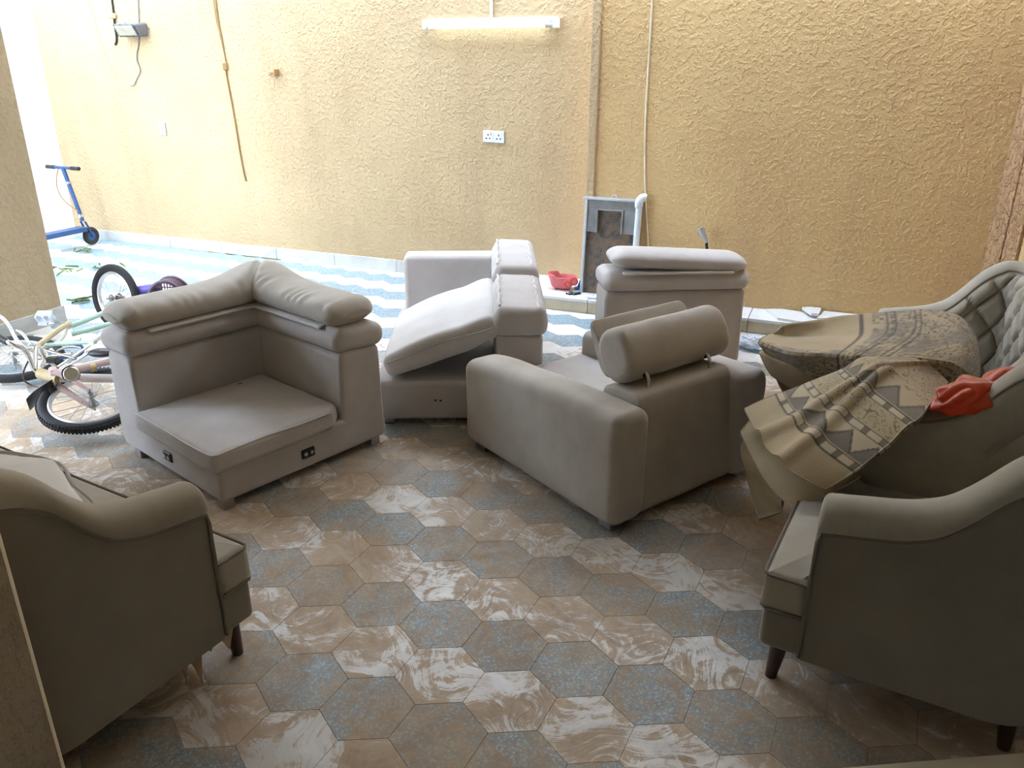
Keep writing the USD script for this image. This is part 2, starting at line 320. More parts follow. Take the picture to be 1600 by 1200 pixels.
def sheet(P, th=0.012):
    P = np.asarray(P, float); nu, nv = P.shape[:2]
    du = np.gradient(P, axis=0); dv = np.gradient(P, axis=1); N = np.cross(du, dv); N /= np.maximum(np.linalg.norm(N, axis=2, keepdims=True), 1e-9)
    A = (P + N * th / 2).reshape(-1, 3); B = (P - N * th / 2).reshape(-1, 3); idx = np.arange(nu * nv).reshape(nu, nv); o = nu * nv
    q = np.stack([idx[:-1, :-1], idx[1:, :-1], idx[1:, 1:], idx[:-1, 1:]], -1).reshape(-1, 4)
    rim = np.r_[idx[0, :], idx[1:, -1], idx[-1, -2::-1], idx[-2:0:-1, 0]]; r2 = np.roll(rim, -1)
    F = np.vstack([q, q[:, ::-1] + o, np.stack([rim, rim + o, r2 + o, r2], -1)])
    return mesh_(np.vstack([A, B]), F)
def patch(C, nu=60, nv=60):
    """A smooth surface through a grid of points."""
    from scipy.interpolate import CubicSpline, PchipInterpolator
    C = np.asarray(C, float); u, v = np.linspace(0, 1, C.shape[0]), np.linspace(0, 1, C.shape[1])
    X = PchipInterpolator(u, C, axis=0)(np.linspace(0, 1, nu)); return PchipInterpolator(v, X, axis=1)(np.linspace(0, 1, nv))
def wrinkle(amp, scale, seed=0, axis=None):
    def f(v):
        n = meshkit.fbm(v * scale, 3, seed) - 0.5; m = v - v.mean(0)
        d = m / np.maximum(np.linalg.norm(m, axis=1, keepdims=True), 1e-6)
        return v + d * (amp * n)[:, None] if axis is None else v + np.eye(3)[axis] * (amp * n)[:, None]
    return f

# ------------------------------------------------------------------ floor: hexagonal tiles
HS, HYAW = 1.65 / 12.5589, 0.06928
HO = np.array([-5.17641, 22.3937]) * HS
cy, sy = math.cos(HYAW), math.sin(HYAW)
def hexc(a, b):
    x, y = 1.5 * a * HS, (2 * b - a) * math.sqrt(3) / 2 * HS
    return np.array([cy * x - sy * y + HO[0], sy * x + cy * y + HO[1]])
def hexmesh(c, top=0.0, gap=0.0006):
    a = HYAW + np.arange(6) * math.pi / 3; d = np.c_[np.cos(a), np.sin(a)]
    r0, r1 = HS - gap, HS - gap - 0.0007
    v = np.vstack([np.c_[c + d * r0, np.full(6, top - 0.008)], np.c_[c + d * r0, np.full(6, top - 0.0004)], np.c_[c + d * r1, np.full(6, top)]])
    i = np.arange(6); j = (i + 1) % 6
    F = np.vstack([np.stack([i, j, j + 6], -1), np.stack([i, j + 6, i + 6], -1), np.stack([i + 6, j + 6, j + 12], -1), np.stack([i + 6, j + 12, i + 12], -1), [[12, 13 + k, 14 + k] for k in range(4)]])
    return trimesh.Trimesh(v, F, process=False)
def inside(p):
    s, o = p @ DW[:2], p @ NW[:2]
    return -7.4 < s < 1.15 and o < 5.80 and (o > 0.15) and s > -7.4
floor = Thing('floor', 'mud-streaked floor of white and blue terrazzo hexagon tiles', None, kind='structure')
floor.part('screed', move(box((-9, -3, -0.12), (4, 10.5, -0.006)), (0, 0, 0)), GROUT, smooth=False)
def seen(p):
    v = np.array([p[0], p[1], -CH]); d = v @ _F
    if d < 0.2: return None
    x, y = 800 + v @ R2 / d * FPX, 600 - v @ U2 / d * FPX
    return (x, y) if -60 < x < 1660 and 300 < y < 1290 else None
tiles = [(a, b) for a in range(-40, 40) for b in range(-60, 40) if inside(hexc(a, b))]
tiles.sort(key=lambda t: (0 if seen(hexc(*t)) else 1, np.hypot(*hexc(*t))))
rest = {0: [], 1: []}
for k, (a, b) in enumerate(tiles):
    c = hexc(a, b); blue = b % 2 == 1; hh = random.Random(a * 1000 + b).uniform(-0.0001, 0.0)
    if k < 300 and seen(c): floor.part('tile', hexmesh(c, hh), TILE_B if blue else TILE_W, smooth=False)
    else: rest[int(blue)].append(hexmesh(c, hh))
floor.part('white_tiles', cat_(*rest[0]), TILE_W, smooth=False, kind='stuff')
floor.part('blue_tiles', cat_(*rest[1]), TILE_B, smooth=False, kind='stuff')

# ------------------------------------------------------------------ walls
OL, ORT, S0, S1, SL = 5.766, 5.478, -1.690, 0.82, -7.15
def wbox(s0, s1, o0, o1, z0, z1, r=0.004):
    m = bbox((s0, o0, z0), (s1, o1, z1), r); m.vertices = m.vertices @ np.array([DW, NW, [0, 0, 1]]); return m
struct('wall_back', wbox(SL - .2, S0 + .1, OL, OL + 0.2, -0.1, 3.4), STUCCO, 'long yellow stuccoed wall with lamp and sockets, left of the raised strip')
struct('wall_recess', wbox(S0, S1 + 0.5, ORT, ORT + 0.2, -0.1, 3.4), STUCCO_R, 'ochre stuccoed wall right of the vertical strip')
bp0, _ = onwall(937, 0, ORT); bp1, _ = onwall(916, 0, ORT)
struct('trim_1', wbox(S0 - 0.004, S0 + 0.052, ORT - 0.022, ORT + 0.05, 0.1, 3.4), STUCCO, 'narrow raised stucco strip between the two stretches of back wall')
struct('wall_far', wbox(SL - .25, SL, 1.5, OL + .2, -0.1, 3.4), WHITEWALL, 'sunlit white wall at the far end of the yard')
# side wall on the right: two rough bands, then smooth render
PC = W(S1, ORT); SD = np.array([-0.07, -0.9975, 0]); SN = np.array([-0.9975, 0.07, 0])
def sbox(t0, t1, d0, d1, z0, z1, r=0.006):
    m = bbox((t0, d0, z0), (t1, d1, z1), r); m.vertices = PC + m.vertices @ np.array([SD, SN, [0, 0, 1]]); return m
def side_t(x, y):
    d = ray(x, y); C = np.array([0, 0, CH]); t = ((PC - C) @ SN) / (d @ SN); return (C + d * t - PC) @ SD
ta, tb = side_t(1561, 410), side_t(1584, 410)
struct('wall_right', sbox(-0.3, 7.5, -0.25, -0.02, -0.1, 3.4), STUCCO_R, 'smooth yellow side wall at the right edge')
struct('trim_2', sbox(0.0, ta - 0.006, -0.1, 0.0, 0.0, 3.4), TERRA, 'rough terracotta band in the right corner, next to the back wall')
struct('trim_3', sbox(ta + 0.006, tb, -0.1, 0.0, 0.0, 3.4), TERRA, 'rough terracotta band on the side wall, the one nearer the camera')
# pillar wall on the left with its grey skirting
PL = G(103, 501); ps, po = PL @ DW, PL @ NW
struct('wall_left', cat_(wbox(ps - 0.35, ps - 0.012, 2.7, po, -0.1, 3.1), wbox(ps - 0.35, ps - 0.012, 0.2, 1.2, -0.1, 3.1)), STUCCO_P, 'tan stuccoed pillar wall at the left edge')
struct('baseboard_left', wbox(ps - 0.36, ps, 2.7, po + 0.012, 0.0, 0.105), SKIRT[0], 'grey marble skirting at the foot of the left pillar wall')
ROOF_O = 4.85
struct('ceiling', cat_(wbox(ps - 1.2, 3.2, 0.9, ROOF_O, 3.1, 3.35), wbox(-3.45, 3.2, -3.0, 0.9, 3.1, 3.35)), CEIL, 'plastered roof slab over the covered part of the yard')
# marble skirting of the back wall, slab by slab
base = Thing('baseboard_back', 'grey marble skirting along the foot of the long wall', None, kind='structure')
s = SL
k = 0
joints = [onwall(480 - 92 * i, 395, OL)[0] for i in range(5)]
while s < S0 - 0.05:
    e = min(s + 0.62, S0)
    base.part('slab', wbox(s + 0.0015, e - 0.0015, OL - 0.016 - 0.001 * (k % 2), OL + 0.01, 0.0, 0.10 + 0.002 * (k % 3), 0.003), SKIRT[k % 3], smooth=False)
    s = e; k += 1
# raised ledge along the recessed wall
OF = 5.228
ledge = Thing('ledge', 'low marble-topped ledge along the foot of the back wall', None, kind='structure')
sL = -2.13
ledge.part('core', wbox(sL + .005, S1 + .1, OF + 0.02, OL, 0, 0.082), GROUT, smooth=False)
s = sL; k = 0
while s < S1 - 0.02:
    e = min(s + 0.55, S1 + .1)
    ledge.part('riser_slab', wbox(s + 0.0015, e - 0.0015, OF, OF + 0.02, 0.0, 0.08, 0.003), SLAB_B, smooth=False)
    ledge.part('top_slab', wbox(s + 0.002, e - 0.002, OF - 0.012, OL - 0.005 if e < S0 + .3 else ORT, 0.082, 0.102, 0.003), SLAB_W, smooth=False)
    s = e; k += 1
# the doorway the picture is taken through
JP = np.array([-0.955, 1.28]); WD = np.array([0.9949, 0.101]); WN = np.array([-0.101, 0.9949])
def dbox(a0, a1, b0, b1, z0, z1, r=0.006):
    m = bbox((a0, b0, z0), (a1, b1, z1), r); v = m.vertices
    m.vertices = np.c_[JP[0] + v[:, 0] * WD[0] + v[:, 1] * WN[0], JP[1] + v[:, 0] * WD[1] + v[:, 1] * WN[1], v[:, 2]]; return m
struct('wall_front', cat_(dbox(-4.2, -0.0, -0.28, -0.01, -0.1, 3.1), dbox(2.75, 4.2, -0.28, -0.01, -0.1, 3.1), dbox(-.02, 2.8, -0.28, -0.01, 2.3, 3.1)), STUCCO_P, 'house wall around the doorway, in front')
struct('trim_4', dbox(-0.95, 0.0, -0.30, 0.0, 0.0, 2.3), JAMB, 'cream door jamb at the left edge of the doorway')
struct('trim_5', dbox(0.0, 2.75, -0.06, 0.0, -0.02, 0.055), JAMB, 'pale door sill in the near right corner')
struct('wall_house', cat_(wbox(-6.0, 2.6, -2.6, -2.4, -0.1, 3.2), wbox(-3.4, -3.2, -2.6, -2.0, -0.1, 3.2), wbox(-3.4, -3.2, -0.2, 2.0, -0.1, 3.2), wbox(-3.4, -3.2, -2.05, -0.15, -0.1, 0.8), wbox(-3.4, -3.2, -2.05, -0.15, 2.4, 3.2), wbox(2.2, 2.4, -2.6, 1.0, -0.1, 3.2)), CEIL, 'inner house wall behind the camera')

# ------------------------------------------------------------------ sofas in cream cloth
def foot(x, y, h=0.035, w=0.05): return bbox((x - w / 2, y - w / 2, 0), (x + w / 2, y + w / 2, h), 0.004)
def corner_sofa():
    t = Thing('corner_sofa', 'cream corner sofa unit with an L-shaped back and folded-over headrest pads', 'sofa', (-1.137, 2.732, 0), 49.3)
    def base_def(v): return wrinkle(0.004, 6, 3)(v)
    t.part('base', rbox((0.0, 0.0, 0.035), (0.83, 0.83, 0.19), 0.018, 3, 16), CREAM)
    prof = rprof([(0.60, 0.06), (0.848, 0.036), (0.836, 0.49), (0.618, 0.50)], 0.03)
    t.part('backrest', sweep_L(prof, 0.022), CREAM)
    cush = soft_prism([(-0.035, -0.03), (0.535, -0.03), (0.60, 0.03), (0.60, 0.60), (-0.035, 0.60)], 0.178, 0.268, 0.028, 0.02, corner=0.02)
    cush.vertices = wrinkle(0.006, 9, 5, 2)(np.array(cush.vertices)); c = t.part('seat_cushion', cush, CREAM)
    e = tube(smooth_path([(-0.027, 0.59, 0.262), (-0.03, 0.3, 0.262), (-0.03, 0.02, 0.262), (-0.02, -0.022, 0.262), (0.03, -0.026, 0.262), (0.3, -0.026, 0.262), (0.52, -0.026, 0.262)], 50), 0.0035, 6)
    t.part('seam', e, CREAM_B, parent=c)
    t.part('stain', mesh_(np.array([0.42, 0.50, 0.2885]) + np.c_[0.014 * np.cos(np.arange(10) * .628), 0.006 * np.sin(np.arange(10) * .628), np.zeros(10)], [[0, i, i + 1] for i in range(1, 9)]), WOOD_D, parent=c, label='small dark stain')
    def pad_def(v):
        v = wrinkle(0.012, 7, 9)(v); return v
    lp = rprof([(0.598, 0.496), (0.868, 0.476), (0.872, 0.57), (0.80, 0.60), (0.63, 0.606), (0.592, 0.56)], 0.042)
    t.part('headrest_pad', sweep_L(lp, 0.045, wrinkle(0.006, 8, 2), start=-0.012), CREAM)
    th = np.linspace(0, 2 * math.pi, 64, endpoint=False)
    tp = np.c_[0.722 + 0.128 * np.sign(np.cos(th)) * abs(np.cos(th)) ** 0.75, 0.652 + 0.058 * np.sign(np.sin(th)) * abs(np.sin(th)) ** 0.8]
    def tdef(v):
        d = np.minimum(v[:, 0], v[:, 1]); o = np.maximum(v[:, 0], v[:, 1])
        corner = np.exp(-((0.722 - d) / 0.16) ** 2)
        seam = np.exp(-((v[:, 0] - v[:, 1]) / 0.018) ** 2)
        top = np.clip((v[:, 2] - 0.60) / 0.11, 0, 1)
        v[:, 2] += top * (0.055 * corner - 0.02 * seam)
        ridg = np.sin(d * 95 + 3 * np.sin(d * 21)) * np.exp(-((o - 0.60) / 0.07) ** 2) * 0.0045
        v[:, 2] += ridg * top
        return wrinkle(0.012, 8, 4)(v)
    p = t.part('folded_pad', sweep_L(tp, 0.075, tdef, start=-0.005, n=60), CREAM_D)
    t.part('flap_edge', sweep_L(rprof([(0.594, 0.588), (0.64, 0.588), (0.64, 0.606), (0.594, 0.602)], 0.004, 24), 0.008, start=0.10), CREAM_B)
    for q in ((0.41, -0.001, 0.105), ):
        o = t.part('connector', rbox((q[0] - 0.033, -0.008, 0.085), (q[0] + 0.033, 0.004, 0.127), 0.008, 3, 2), BLACK, label='black electric connector')
        for dx in (-0.015, 0.015): t.part('socket', cyl((q[0] + dx, -0.007, 0.106), (q[0] + dx, -0.011, 0.106), 0.009, 12), STEEL, parent=o)
    o = t.part('connector', rbox((-0.008, 0.374, 0.09), (0.004, 0.44, 0.132), 0.008, 3, 2), BLACK, label='black electric connector')
    for dy in (-0.015, 0.015): t.part('socket', cyl((-0.007, 0.407 + dy, 0.111), (-0.011, 0.407 + dy, 0.111), 0.009, 12), STEEL, parent=o)
    for x, y in ((0.03, 0.03), (0.79, 0.04), (0.03, 0.72), (0.79, 0.79)): t.part('foot', foot(x, y, 0.045), STEEL)
corner_sofa()

def headrest(t, y0, y1, x0, x1, z, strip=True):
    """The straight run of folded headrest of this sofa set, profile across x, seat side at x0."""
    w = x1 - x0
    lp = rprof([(x0 - 0.015, z), (x1 + 0.015, z - 0.012), (x1 + 0.02, z + 0.085), (x1 - 0.05, z + 0.115), (x0 + 0.02, z + 0.12), (x0 - 0.02, z + 0.06)], 0.042)
    t.part('headrest_pad', sweep_line(lp, y0 - 0.012, y1 + 0.012, 0.045, wrinkle(0.006, 8, 2)), CREAM)

def sofa_end():
    """Armless cream unit behind the armchair, seen from behind: seat towards the back wall."""
    t = Thing('sofa_middle_unit', 'armless cream sofa unit with folded headrest, standing behind the armchair near the ledge', 'sofa', (0.515, 4.27, 0), 5.0)
    Wd, D = 0.80, 0.84
    t.part('base', rbox((0.14, 0.03, 0.035), (Wd, D, 0.20), 0.018, 3, 10), CREAM)
    t.part('seat_cushion', rbox((0.14, 0.27, 0.19), (Wd, D + 0.01, 0.29), 0.035, 4, 10, wrinkle(0.008, 7, 3, 2)), CREAM)
    prof = rprof([(-0.01, 0.036), (0.30, 0.036), (0.265, 0.48), (0.012, 0.475)], 0.03)
    swap = lambda v: np.stack([v[:, 1], v[:, 0], v[:, 2]], -1)
    def sw(m): m.vertices = swap(np.array(m.vertices)); m.invert(); return m
    t.part('backrest', sw(sweep_line(prof, 0.0, Wd, 0.022)), CREAM)
    lp = rprof([(-0.02, 0.478), (0.29, 0.466), (0.29, 0.56), (0.22, 0.585), (0.02, 0.59), (-0.025, 0.54)], 0.042)
    t.part('headrest_pad', sw(sweep_line(lp, -0.012, Wd + 0.015, 0.045, wrinkle(0.006, 8, 2))), CREAM)
    th = np.linspace(0, 2 * math.pi, 64, endpoint=False)
    tp = np.c_[0.105 + 0.13 * np.sign(np.cos(th)) * abs(np.cos(th)) ** 0.75, 0.638 + 0.052 * np.sign(np.sin(th)) * abs(np.sin(th)) ** 0.8]
    def td(v): v[:, 2] += 0.012 * np.sin(v[:, 1] * 3.5 + 1.6) - 0.02 * (v[:, 1] - 0.1); return wrinkle(0.01, 8, 5)(v)
    t.part('folded_pad', sw(sweep_line(tp, 0.03, Wd + 0.0, 0.09, td, 0.05)), CREAM)
    t.part('flap_edge', sw(sweep_line(rprof([(-0.032, 0.575), (0.01, 0.575), (0.01, 0.59), (-0.032, 0.588)], 0.004, 24), 0.09, Wd - 0.09, 0.006)), CREAM_B)
    for x, y in ((0.05, 0.08), (Wd - 0.06, 0.08), (0.2, D - 0.05), (Wd - 0.06, D - 0.05)): t.part('foot', foot(x, y, 0.045), STEEL)
sofa_end()

def two_seater():
    """Cream two-seat unit behind the corner unit: back on the right, arm at the far end, its seat cushion taken off."""
    t = Thing('sofa_two_seat_unit', 'cream two-seat sofa unit seen from its end, back on the right, seat cushion lifted out', 'sofa', (-0.66, 3.53, 0), 1.5)
    L, D = 1.42, 0.80
    t.part('base', rbox((0.0, 0.0, 0.035), (D, L, 0.235), 0.025, 4, 12), CREAM)
    for q in ((0.285, 0.135), (0.31, 0.133)): t.part('hole', bbox((q[0], -0.004, q[1]), (q[0] + 0.012, 0.01, q[1] + 0.008), 0.002), BLACK, label='small dark tear')
    arm = rprof([(L - 0.20, 0.04), (L, 0.04), (L, 0.56), (L - 0.20, 0.56)], 0.03)
    def sw(m): m.vertices = np.array(m.vertices)[:, [1, 0, 2]]; m.invert(); return m
    t.part('arm', sw(sweep_line(arm, 0.03, D - 0.1, 0.03)), CREAM)
    prof = rprof([(0.565, 0.06), (0.81, 0.036), (0.806, 0.455), (0.585, 0.465)], 0.025)
    t.part('backrest', sweep_line(prof, 0.005, L, 0.022), CREAM)
    for a, b, up in ((0.0, 0.62, 0.0), (0.70, 1.38, 0.03)):
        pr = rprof([(0.57, 0.452), (0.825, 0.452), (0.83, 0.52), (0.815, 0.59), (0.60, 0.60), (0.565, 0.53)], 0.04)
        def df(v, a=a, up=up): v[:, 2] += np.where(v[:, 2] > 0.5, up + 0.02 * (v[:, 1] - a), 0) + 0.004 * np.sin(v[:, 1] * 60) * (np.abs(v[:, 0] - 0.69) > 0.08); return wrinkle(0.010, 9, 6)(v)
        h = t.part('headrest_pad', sweep_line(pr, a, b, 0.035, df), CREAM)
        for x in (0.60, 0.785):
            pts = [(x + 0.003 * math.sin(40 * y), y, 0.598 + up - 0.01 * (x > .7) + 0.02 * (y - a) + 0.002 * math.sin(70 * y)) for y in np.linspace(a + 0.04, b - 0.04, 40)]
            t.part('seam', tube(pts, 0.006, 6), CREAM_B, parent=h)
    for x, y in ((0.06, 0.06), (0.74, 0.06), (0.06, L - 0.06), (0.74, L - 0.06)): t.part('foot', foot(x, y, 0.045), STEEL)
    # the loose cushion, tilted up against the back
    c = Thing('seat_cushion', 'loose cream seat cushion tilted against the back of the two-seat unit', 'cushion', (-0.62, 3.54, 0.235), 2.0)
    def df(v):
        x = v[:, 0].copy()
        v[:, 2] += 0.035 * (1 - (2 * x / 0.60 - 1) ** 2) * (v[:, 2] > 0.06) + (0.02 + 0.008 * np.sin(v[:, 1] * 9)) * np.clip((x - 0.42) / 0.1, 0, 1)
        v = wrinkle(0.016, 7, 12)(v)
        a = math.radians(19); X, Z = v[:, 0].copy(), v[:, 2].copy()
        v[:, 0] = X * math.cos(a) - Z * math.sin(a) + 0.03; v[:, 2] = X * math.sin(a) + Z * math.cos(a) + 0.006
        return v
    c.part('cushion_body', rbox((0.0, 0.0, 0.0), (0.585, 0.76, 0.105), 0.035, 5, 22, df), CREAM_B)
    a = math.radians(19)
    def tl(x, y, z): return (x * math.cos(a) - z * math.sin(a) + 0.03, y, x * math.sin(a) + z * math.cos(a) + 0.006)
    c.part('zip_seam', tube(smooth_path([tl(0.02, -0.002, 0.085), tl(0.2, -0.004, 0.09), tl(0.4, -0.004, 0.09), tl(0.56, 0.0, 0.085), tl(0.59, 0.05, 0.088), tl(0.592, 0.3, 0.088), tl(0.59, 0.72, 0.085)], 60), 0.004, 6), CREAM)
two_seater()

def armchair():
    t = Thing('armchair', 'wide cream armchair seen from behind, its dusty headrest propped up on chrome brackets', 'armchair', (0.361, 2.556, 0), 36.9)
    Wd, D = 0.875, 0.97
    aw = 0.185
    t.part('base', rbox((0.02, 0.02, 0.03), (Wd - 0.02, D - 0.04, 0.22), 0.02, 3, 10), CREAM)
    def arm(x0, seed):
        pr = rprof([(x0, 0.028), (x0 + aw, 0.028), (x0 + aw, 0.468), (x0, 0.468)], 0.05)
        def df(v):
            f = v[:, 1] / D; k = np.clip((v[:, 2] - 0.2) / 0.27, 0, 1)
            v[:, 2] += k * (0.018 * np.cos(math.pi * (f - 0.1)) - 0.03 * np.clip((f - 0.75) / 0.25, 0, 1) ** 2)
            v[:, 2] = np.maximum(v[:, 2], 0.028)
            v[:, 1] += 0.02 * (f > 0.9) * (1 - k) * 0
            return wrinkle(0.012, 5, seed)(v)
        return sweep_line(pr, -0.012, D, 0.04, df)
    t.part('arm', arm(0.0, 2), CREAM_D, label='dusty left arm')
    t.part('arm', arm(Wd - aw, 3), CREAM)
    prof = rprof([(0.0, 0.028), (0.27, 0.028), (0.25, 0.50), (0.055, 0.515)], 0.035)
    def sw(m): m.vertices = np.array(m.vertices)[:, [1, 0, 2]]; m.invert(); return m
    t.part('backrest', sw(sweep_line(prof, aw - 0.01, Wd - aw + 0.01, 0.012, wrinkle(0.006, 5, 4))), CREAM_D)
    t.part('seat_cushion', rbox((aw - 0.005, 0.24, 0.20), (Wd - aw + 0.005, D - 0.02, 0.325), 0.04, 4, 12, wrinkle(0.01, 7, 5, 2)), CREAM)
    # propped headrest: a thick roll, and the thin flap on its seat side
    cx, cz, lean = 0.215, 0.615, math.radians(30)
    th = np.linspace(0, 2 * math.pi, 64, endpoint=False)
    pr = np.c_[0.088 * np.sign(np.cos(th)) * abs(np.cos(th)) ** 0.85, 0.108 * np.sign(np.sin(th)) * abs(np.sin(th)) ** 0.85]
    R = np.array([[math.cos(lean), -math.sin(lean)], [math.sin(lean), math.cos(lean)]])
    pr = pr @ R + np.array([cx, cz])
    h = t.part('headrest', sw(sweep_line(pr, 0.185, 0.775, 0.04, wrinkle(0.010, 7, 8), 0.035)), CREAM_D)
    fx = pr * 0
    p2 = np.c_[0.022 * np.cos(th), 0.12 * np.sign(np.sin(th)) * abs(np.sin(th)) ** 0.8] @ R + np.array([cx + 0.112, cz - 0.01])
    t.part('headrest_flap', sw(sweep_line(p2, 0.215, 0.745, 0.03, wrinkle(0.008, 8, 9), 0.02)), CREAM_D)
    ln = []
    for u in np.linspace(0.20, 0.68, 40): ln.append((u, cx - 0.075 + 0.002 * math.sin(40 * u), cz - 0.045 + 0.002 * math.sin(63 * u)))
    t.part('seam', tube(ln, 0.006, 6), CREAM_B, parent=h)
    for u in (0.27, 0.62):
        b = t.part('bracket', tube(smooth_path([(u, 0.105, 0.505), (u, 0.100, 0.535), (u, 0.108, 0.552), (u, 0.155, 0.556)], 14), 0.007, 8), CHROME, label='chrome headrest bracket')
        t.part('slot', obox((u, 0.1325, 0.573), (1, 0, 0), (0, math.cos(.5), -math.sin(.5)), (0, math.sin(.5), math.cos(.5)), (0.009, 0.004, 0.03)), BLACK, parent=b)
    for x, y in ((0.07, 0.06), (Wd - 0.07, 0.06), (0.07, D - 0.08), (Wd - 0.07, D - 0.08)): t.part('foot', foot(x, y, 0.04, 0.07), STEEL)
armchair()

# ------------------------------------------------------------------ tufted taupe chairs
def tufted(name, label, cat, loc, rz, Wd, deep, lining=False, group=None):
    """x runs from the front rail to the back, y across; the wall of arms and back is one U in plan."""
    t = Thing(name, label, cat, loc, rz)
    xf, xr, Rr, T, zb, kx = -0.03, 0.57, 0.17, 0.105, 0.13, 0.94 if deep else 1.0
    h2 = Wd / 2
    hx = lambda x: np.interp(x / kx, [-0.05, 0.05, 0.15, 0.23, 0.29, 0.35, 0.42, 0.46], [0.615, 0.632, 0.650, 0.682, 0.745, 0.825, 0.872, 0.88])
    from scipy.ndimage import gaussian_filter1d
    gx = np.linspace(-0.2, 0.8, 401); gh = gaussian_filter1d(hx(gx), 8); H = lambda x: np.interp(x, gx, gh)
    pts, nrm = [], []
    for x in np.linspace(xf, xr - Rr, 30): pts.append((x, -h2)); nrm.append((0, 1))
    for a in np.linspace(-math.pi / 2, 0, 14)[1:-1]: pts.append((xr - Rr + Rr * math.cos(a), -h2 + Rr + Rr * math.sin(a))); nrm.append((-math.cos(a), -math.sin(a)))
    for y in np.linspace(-h2 + Rr, h2 - Rr, 26): pts.append((xr, y)); nrm.append((-1, 0))
    for a in np.linspace(0, math.pi / 2, 14)[1:-1]: pts.append((xr - Rr + Rr * math.cos(a), h2 - Rr + Rr * math.sin(a))); nrm.append((-math.cos(a), -math.sin(a)))
    for x in np.linspace(xr - Rr, xf, 30): pts.append((x, h2)); nrm.append((0, -1))
    P, N = np.array(pts), np.array(nrm, float)
    hh = np.where((abs(P[:, 1]) > h2 - 1e-6), H(P[:, 0]), H(np.maximum(P[:, 0], 0.3 * kx)))
    def ring(i, off=0.0, sc=1.0):
        h = hh[i]; q = [(0, zb), (0, 0.3), (0, h - 0.085), (-0.004, h - 0.078)]
        for a in np.linspace(math.pi, 0, 15): q.append((T / 2 + (T / 2 + 0.010) * math.cos(a), h - 0.062 + 0.062 * abs(math.sin(a)) ** 0.8))
        q += [(T + 0.004, h - 0.078), (T, h - 0.085), (T, 0.3), (T, zb)]
        q = np.array(q); return np.c_[P[i] + N[i] * q[:, :1], q[:, 1]]
    rings = [ring(i) for i in range(len(P))]
    # rounded front of the arms
    f0, f1 = rings[0].copy(), rings[-1].copy()
    def inset(r, dx, s):
        c = r.mean(0); c[2] = 0.3; q = c + (r - c) * np.array([1, s, 1]); top = r[:, 2] > 0.5; q[:, 2] = np.where(top, r[:, 2] - (1 - s) * 0.06, r[:, 2]); q[:, 0] = r[:, 0] + dx; return q
    rings = [inset(f0, -0.014, 0.80), inset(f0, -0.009, 0.93)] + rings + [inset(f1, -0.009, 0.93), inset(f1, -0.014, 0.80)]
    t.part('shell', loft(rings), TAUPE, smooth=35)
    roll = []
    for r in rings: roll.append(np.vstack([r[3:20] , ]))
    roll = np.array(roll); roll_c = roll.mean(1, keepdims=True)
    rs = roll_c + (roll - roll_c) * 1.03
    t.part('top_roll', loft(rs, cap=True), TAUPE_L, smooth=35, label='dusty rolled top')
    # piping
    pth = np.c_[P + N * -0.005, hh - 0.083]
    fr = [(xf - 0.008, -h2 - 0.003, z) for z in np.linspace(zb + 0.01, hh[0] - 0.11, 10)]
    fr2 = [(xf - 0.008, h2 + 0.003, z) for z in np.linspace(hh[0] - 0.11, zb + 0.01, 10)]
    t.part('piping', tube(np.vstack([fr, pth, fr2]), 0.0055, 7), TAUPE_P)
    pin = np.c_[P + N * (T + 0.004), hh - 0.03]
    t.part('piping', tube(pin, 0.0055, 7), TAUPE_P)
    # inner upholstery with buttoned diamonds
    from scipy.interpolate import interp1d
    I = P + N * T; d = np.r_[0, np.cumsum(np.linalg.norm(np.diff(I, axis=0), axis=1))]; keep = np.r_[True, np.diff(d) > 1e-6]
    I, N2, h3, d = I[keep], N[keep], hh[keep], d[keep]
    nu = int(d[-1] / 0.008); uu = np.linspace(0, d[-1], nu); Iu = np.stack([np.interp(uu, d, I[:, j]) for j in (0, 1)], -1); Nu = np.stack([np.interp(uu, d, N2[:, j]) for j in (0, 1)], -1); hu = np.interp(uu, d, h3)
    Nu /= np.linalg.norm(Nu, axis=1, keepdims=True)
    nv = 60; V = np.linspace(0, 1, nv); Z = 0.34 + (hu[:, None] - 0.04 - 0.34) * V
    U = (uu - d[-1] / 2)[:, None] + 0 * Z
    back = np.clip((np.abs(Nu[:, 0]) - 0.35) / 0.5, 0, 1)[:, None]
    def quilt(pu, pz):
        a, b = U / pu + Z / pz, U / pu - Z / pz
        return np.abs(np.sin(math.pi * a)) * np.abs(np.sin(math.pi * b)), np.minimum(np.abs(np.sin(math.pi * a)), np.abs(np.sin(math.pi * b)))
    if deep: back = np.maximum(back, np.clip((Iu[:, :1] - 0.14) / 0.06, 0, 1))
    fa, ga = quilt(0.42, 0.52); fb, gb = quilt(0.15, 0.17)
    shallow = 0.010 * np.clip(ga * 5, 0, 1) ** 0.6
    pl = 0.003 * np.sin(U * 120 + Z * 60) * np.exp(-(gb / 0.25) ** 2)
    dp = 0.034 * np.clip(gb * 1.6, 0, 1) ** 0.55 + pl
    off = shallow * (1 - back) + (dp if deep else shallow) * back
    off = off * np.clip((1 - V) / 0.08, 0, 1) ** 0.5 + 0.004
    S = np.dstack([Iu[:, None, 0] + Nu[:, None, 0] * off, Iu[:, None, 1] + Nu[:, None, 1] * off, Z])
    q = sheet(S[:, ::-1], 0.008)
    t.part('inner_upholstery', q, TAUPE_L, smooth=True, label='diamond-quilted inner face')
    # seat and front rail
    t.part('front_rail', rbox((-0.15, -h2 + 0.004, zb), (0.10, h2 - 0.004, 0.262), 0.02, 4, 12), TAUPE)
    t.part('seat_frame', bbox((0.08, -h2 + T, zb), (xr - 0.07, h2 - T, 0.27), 0.005), TAUPE)
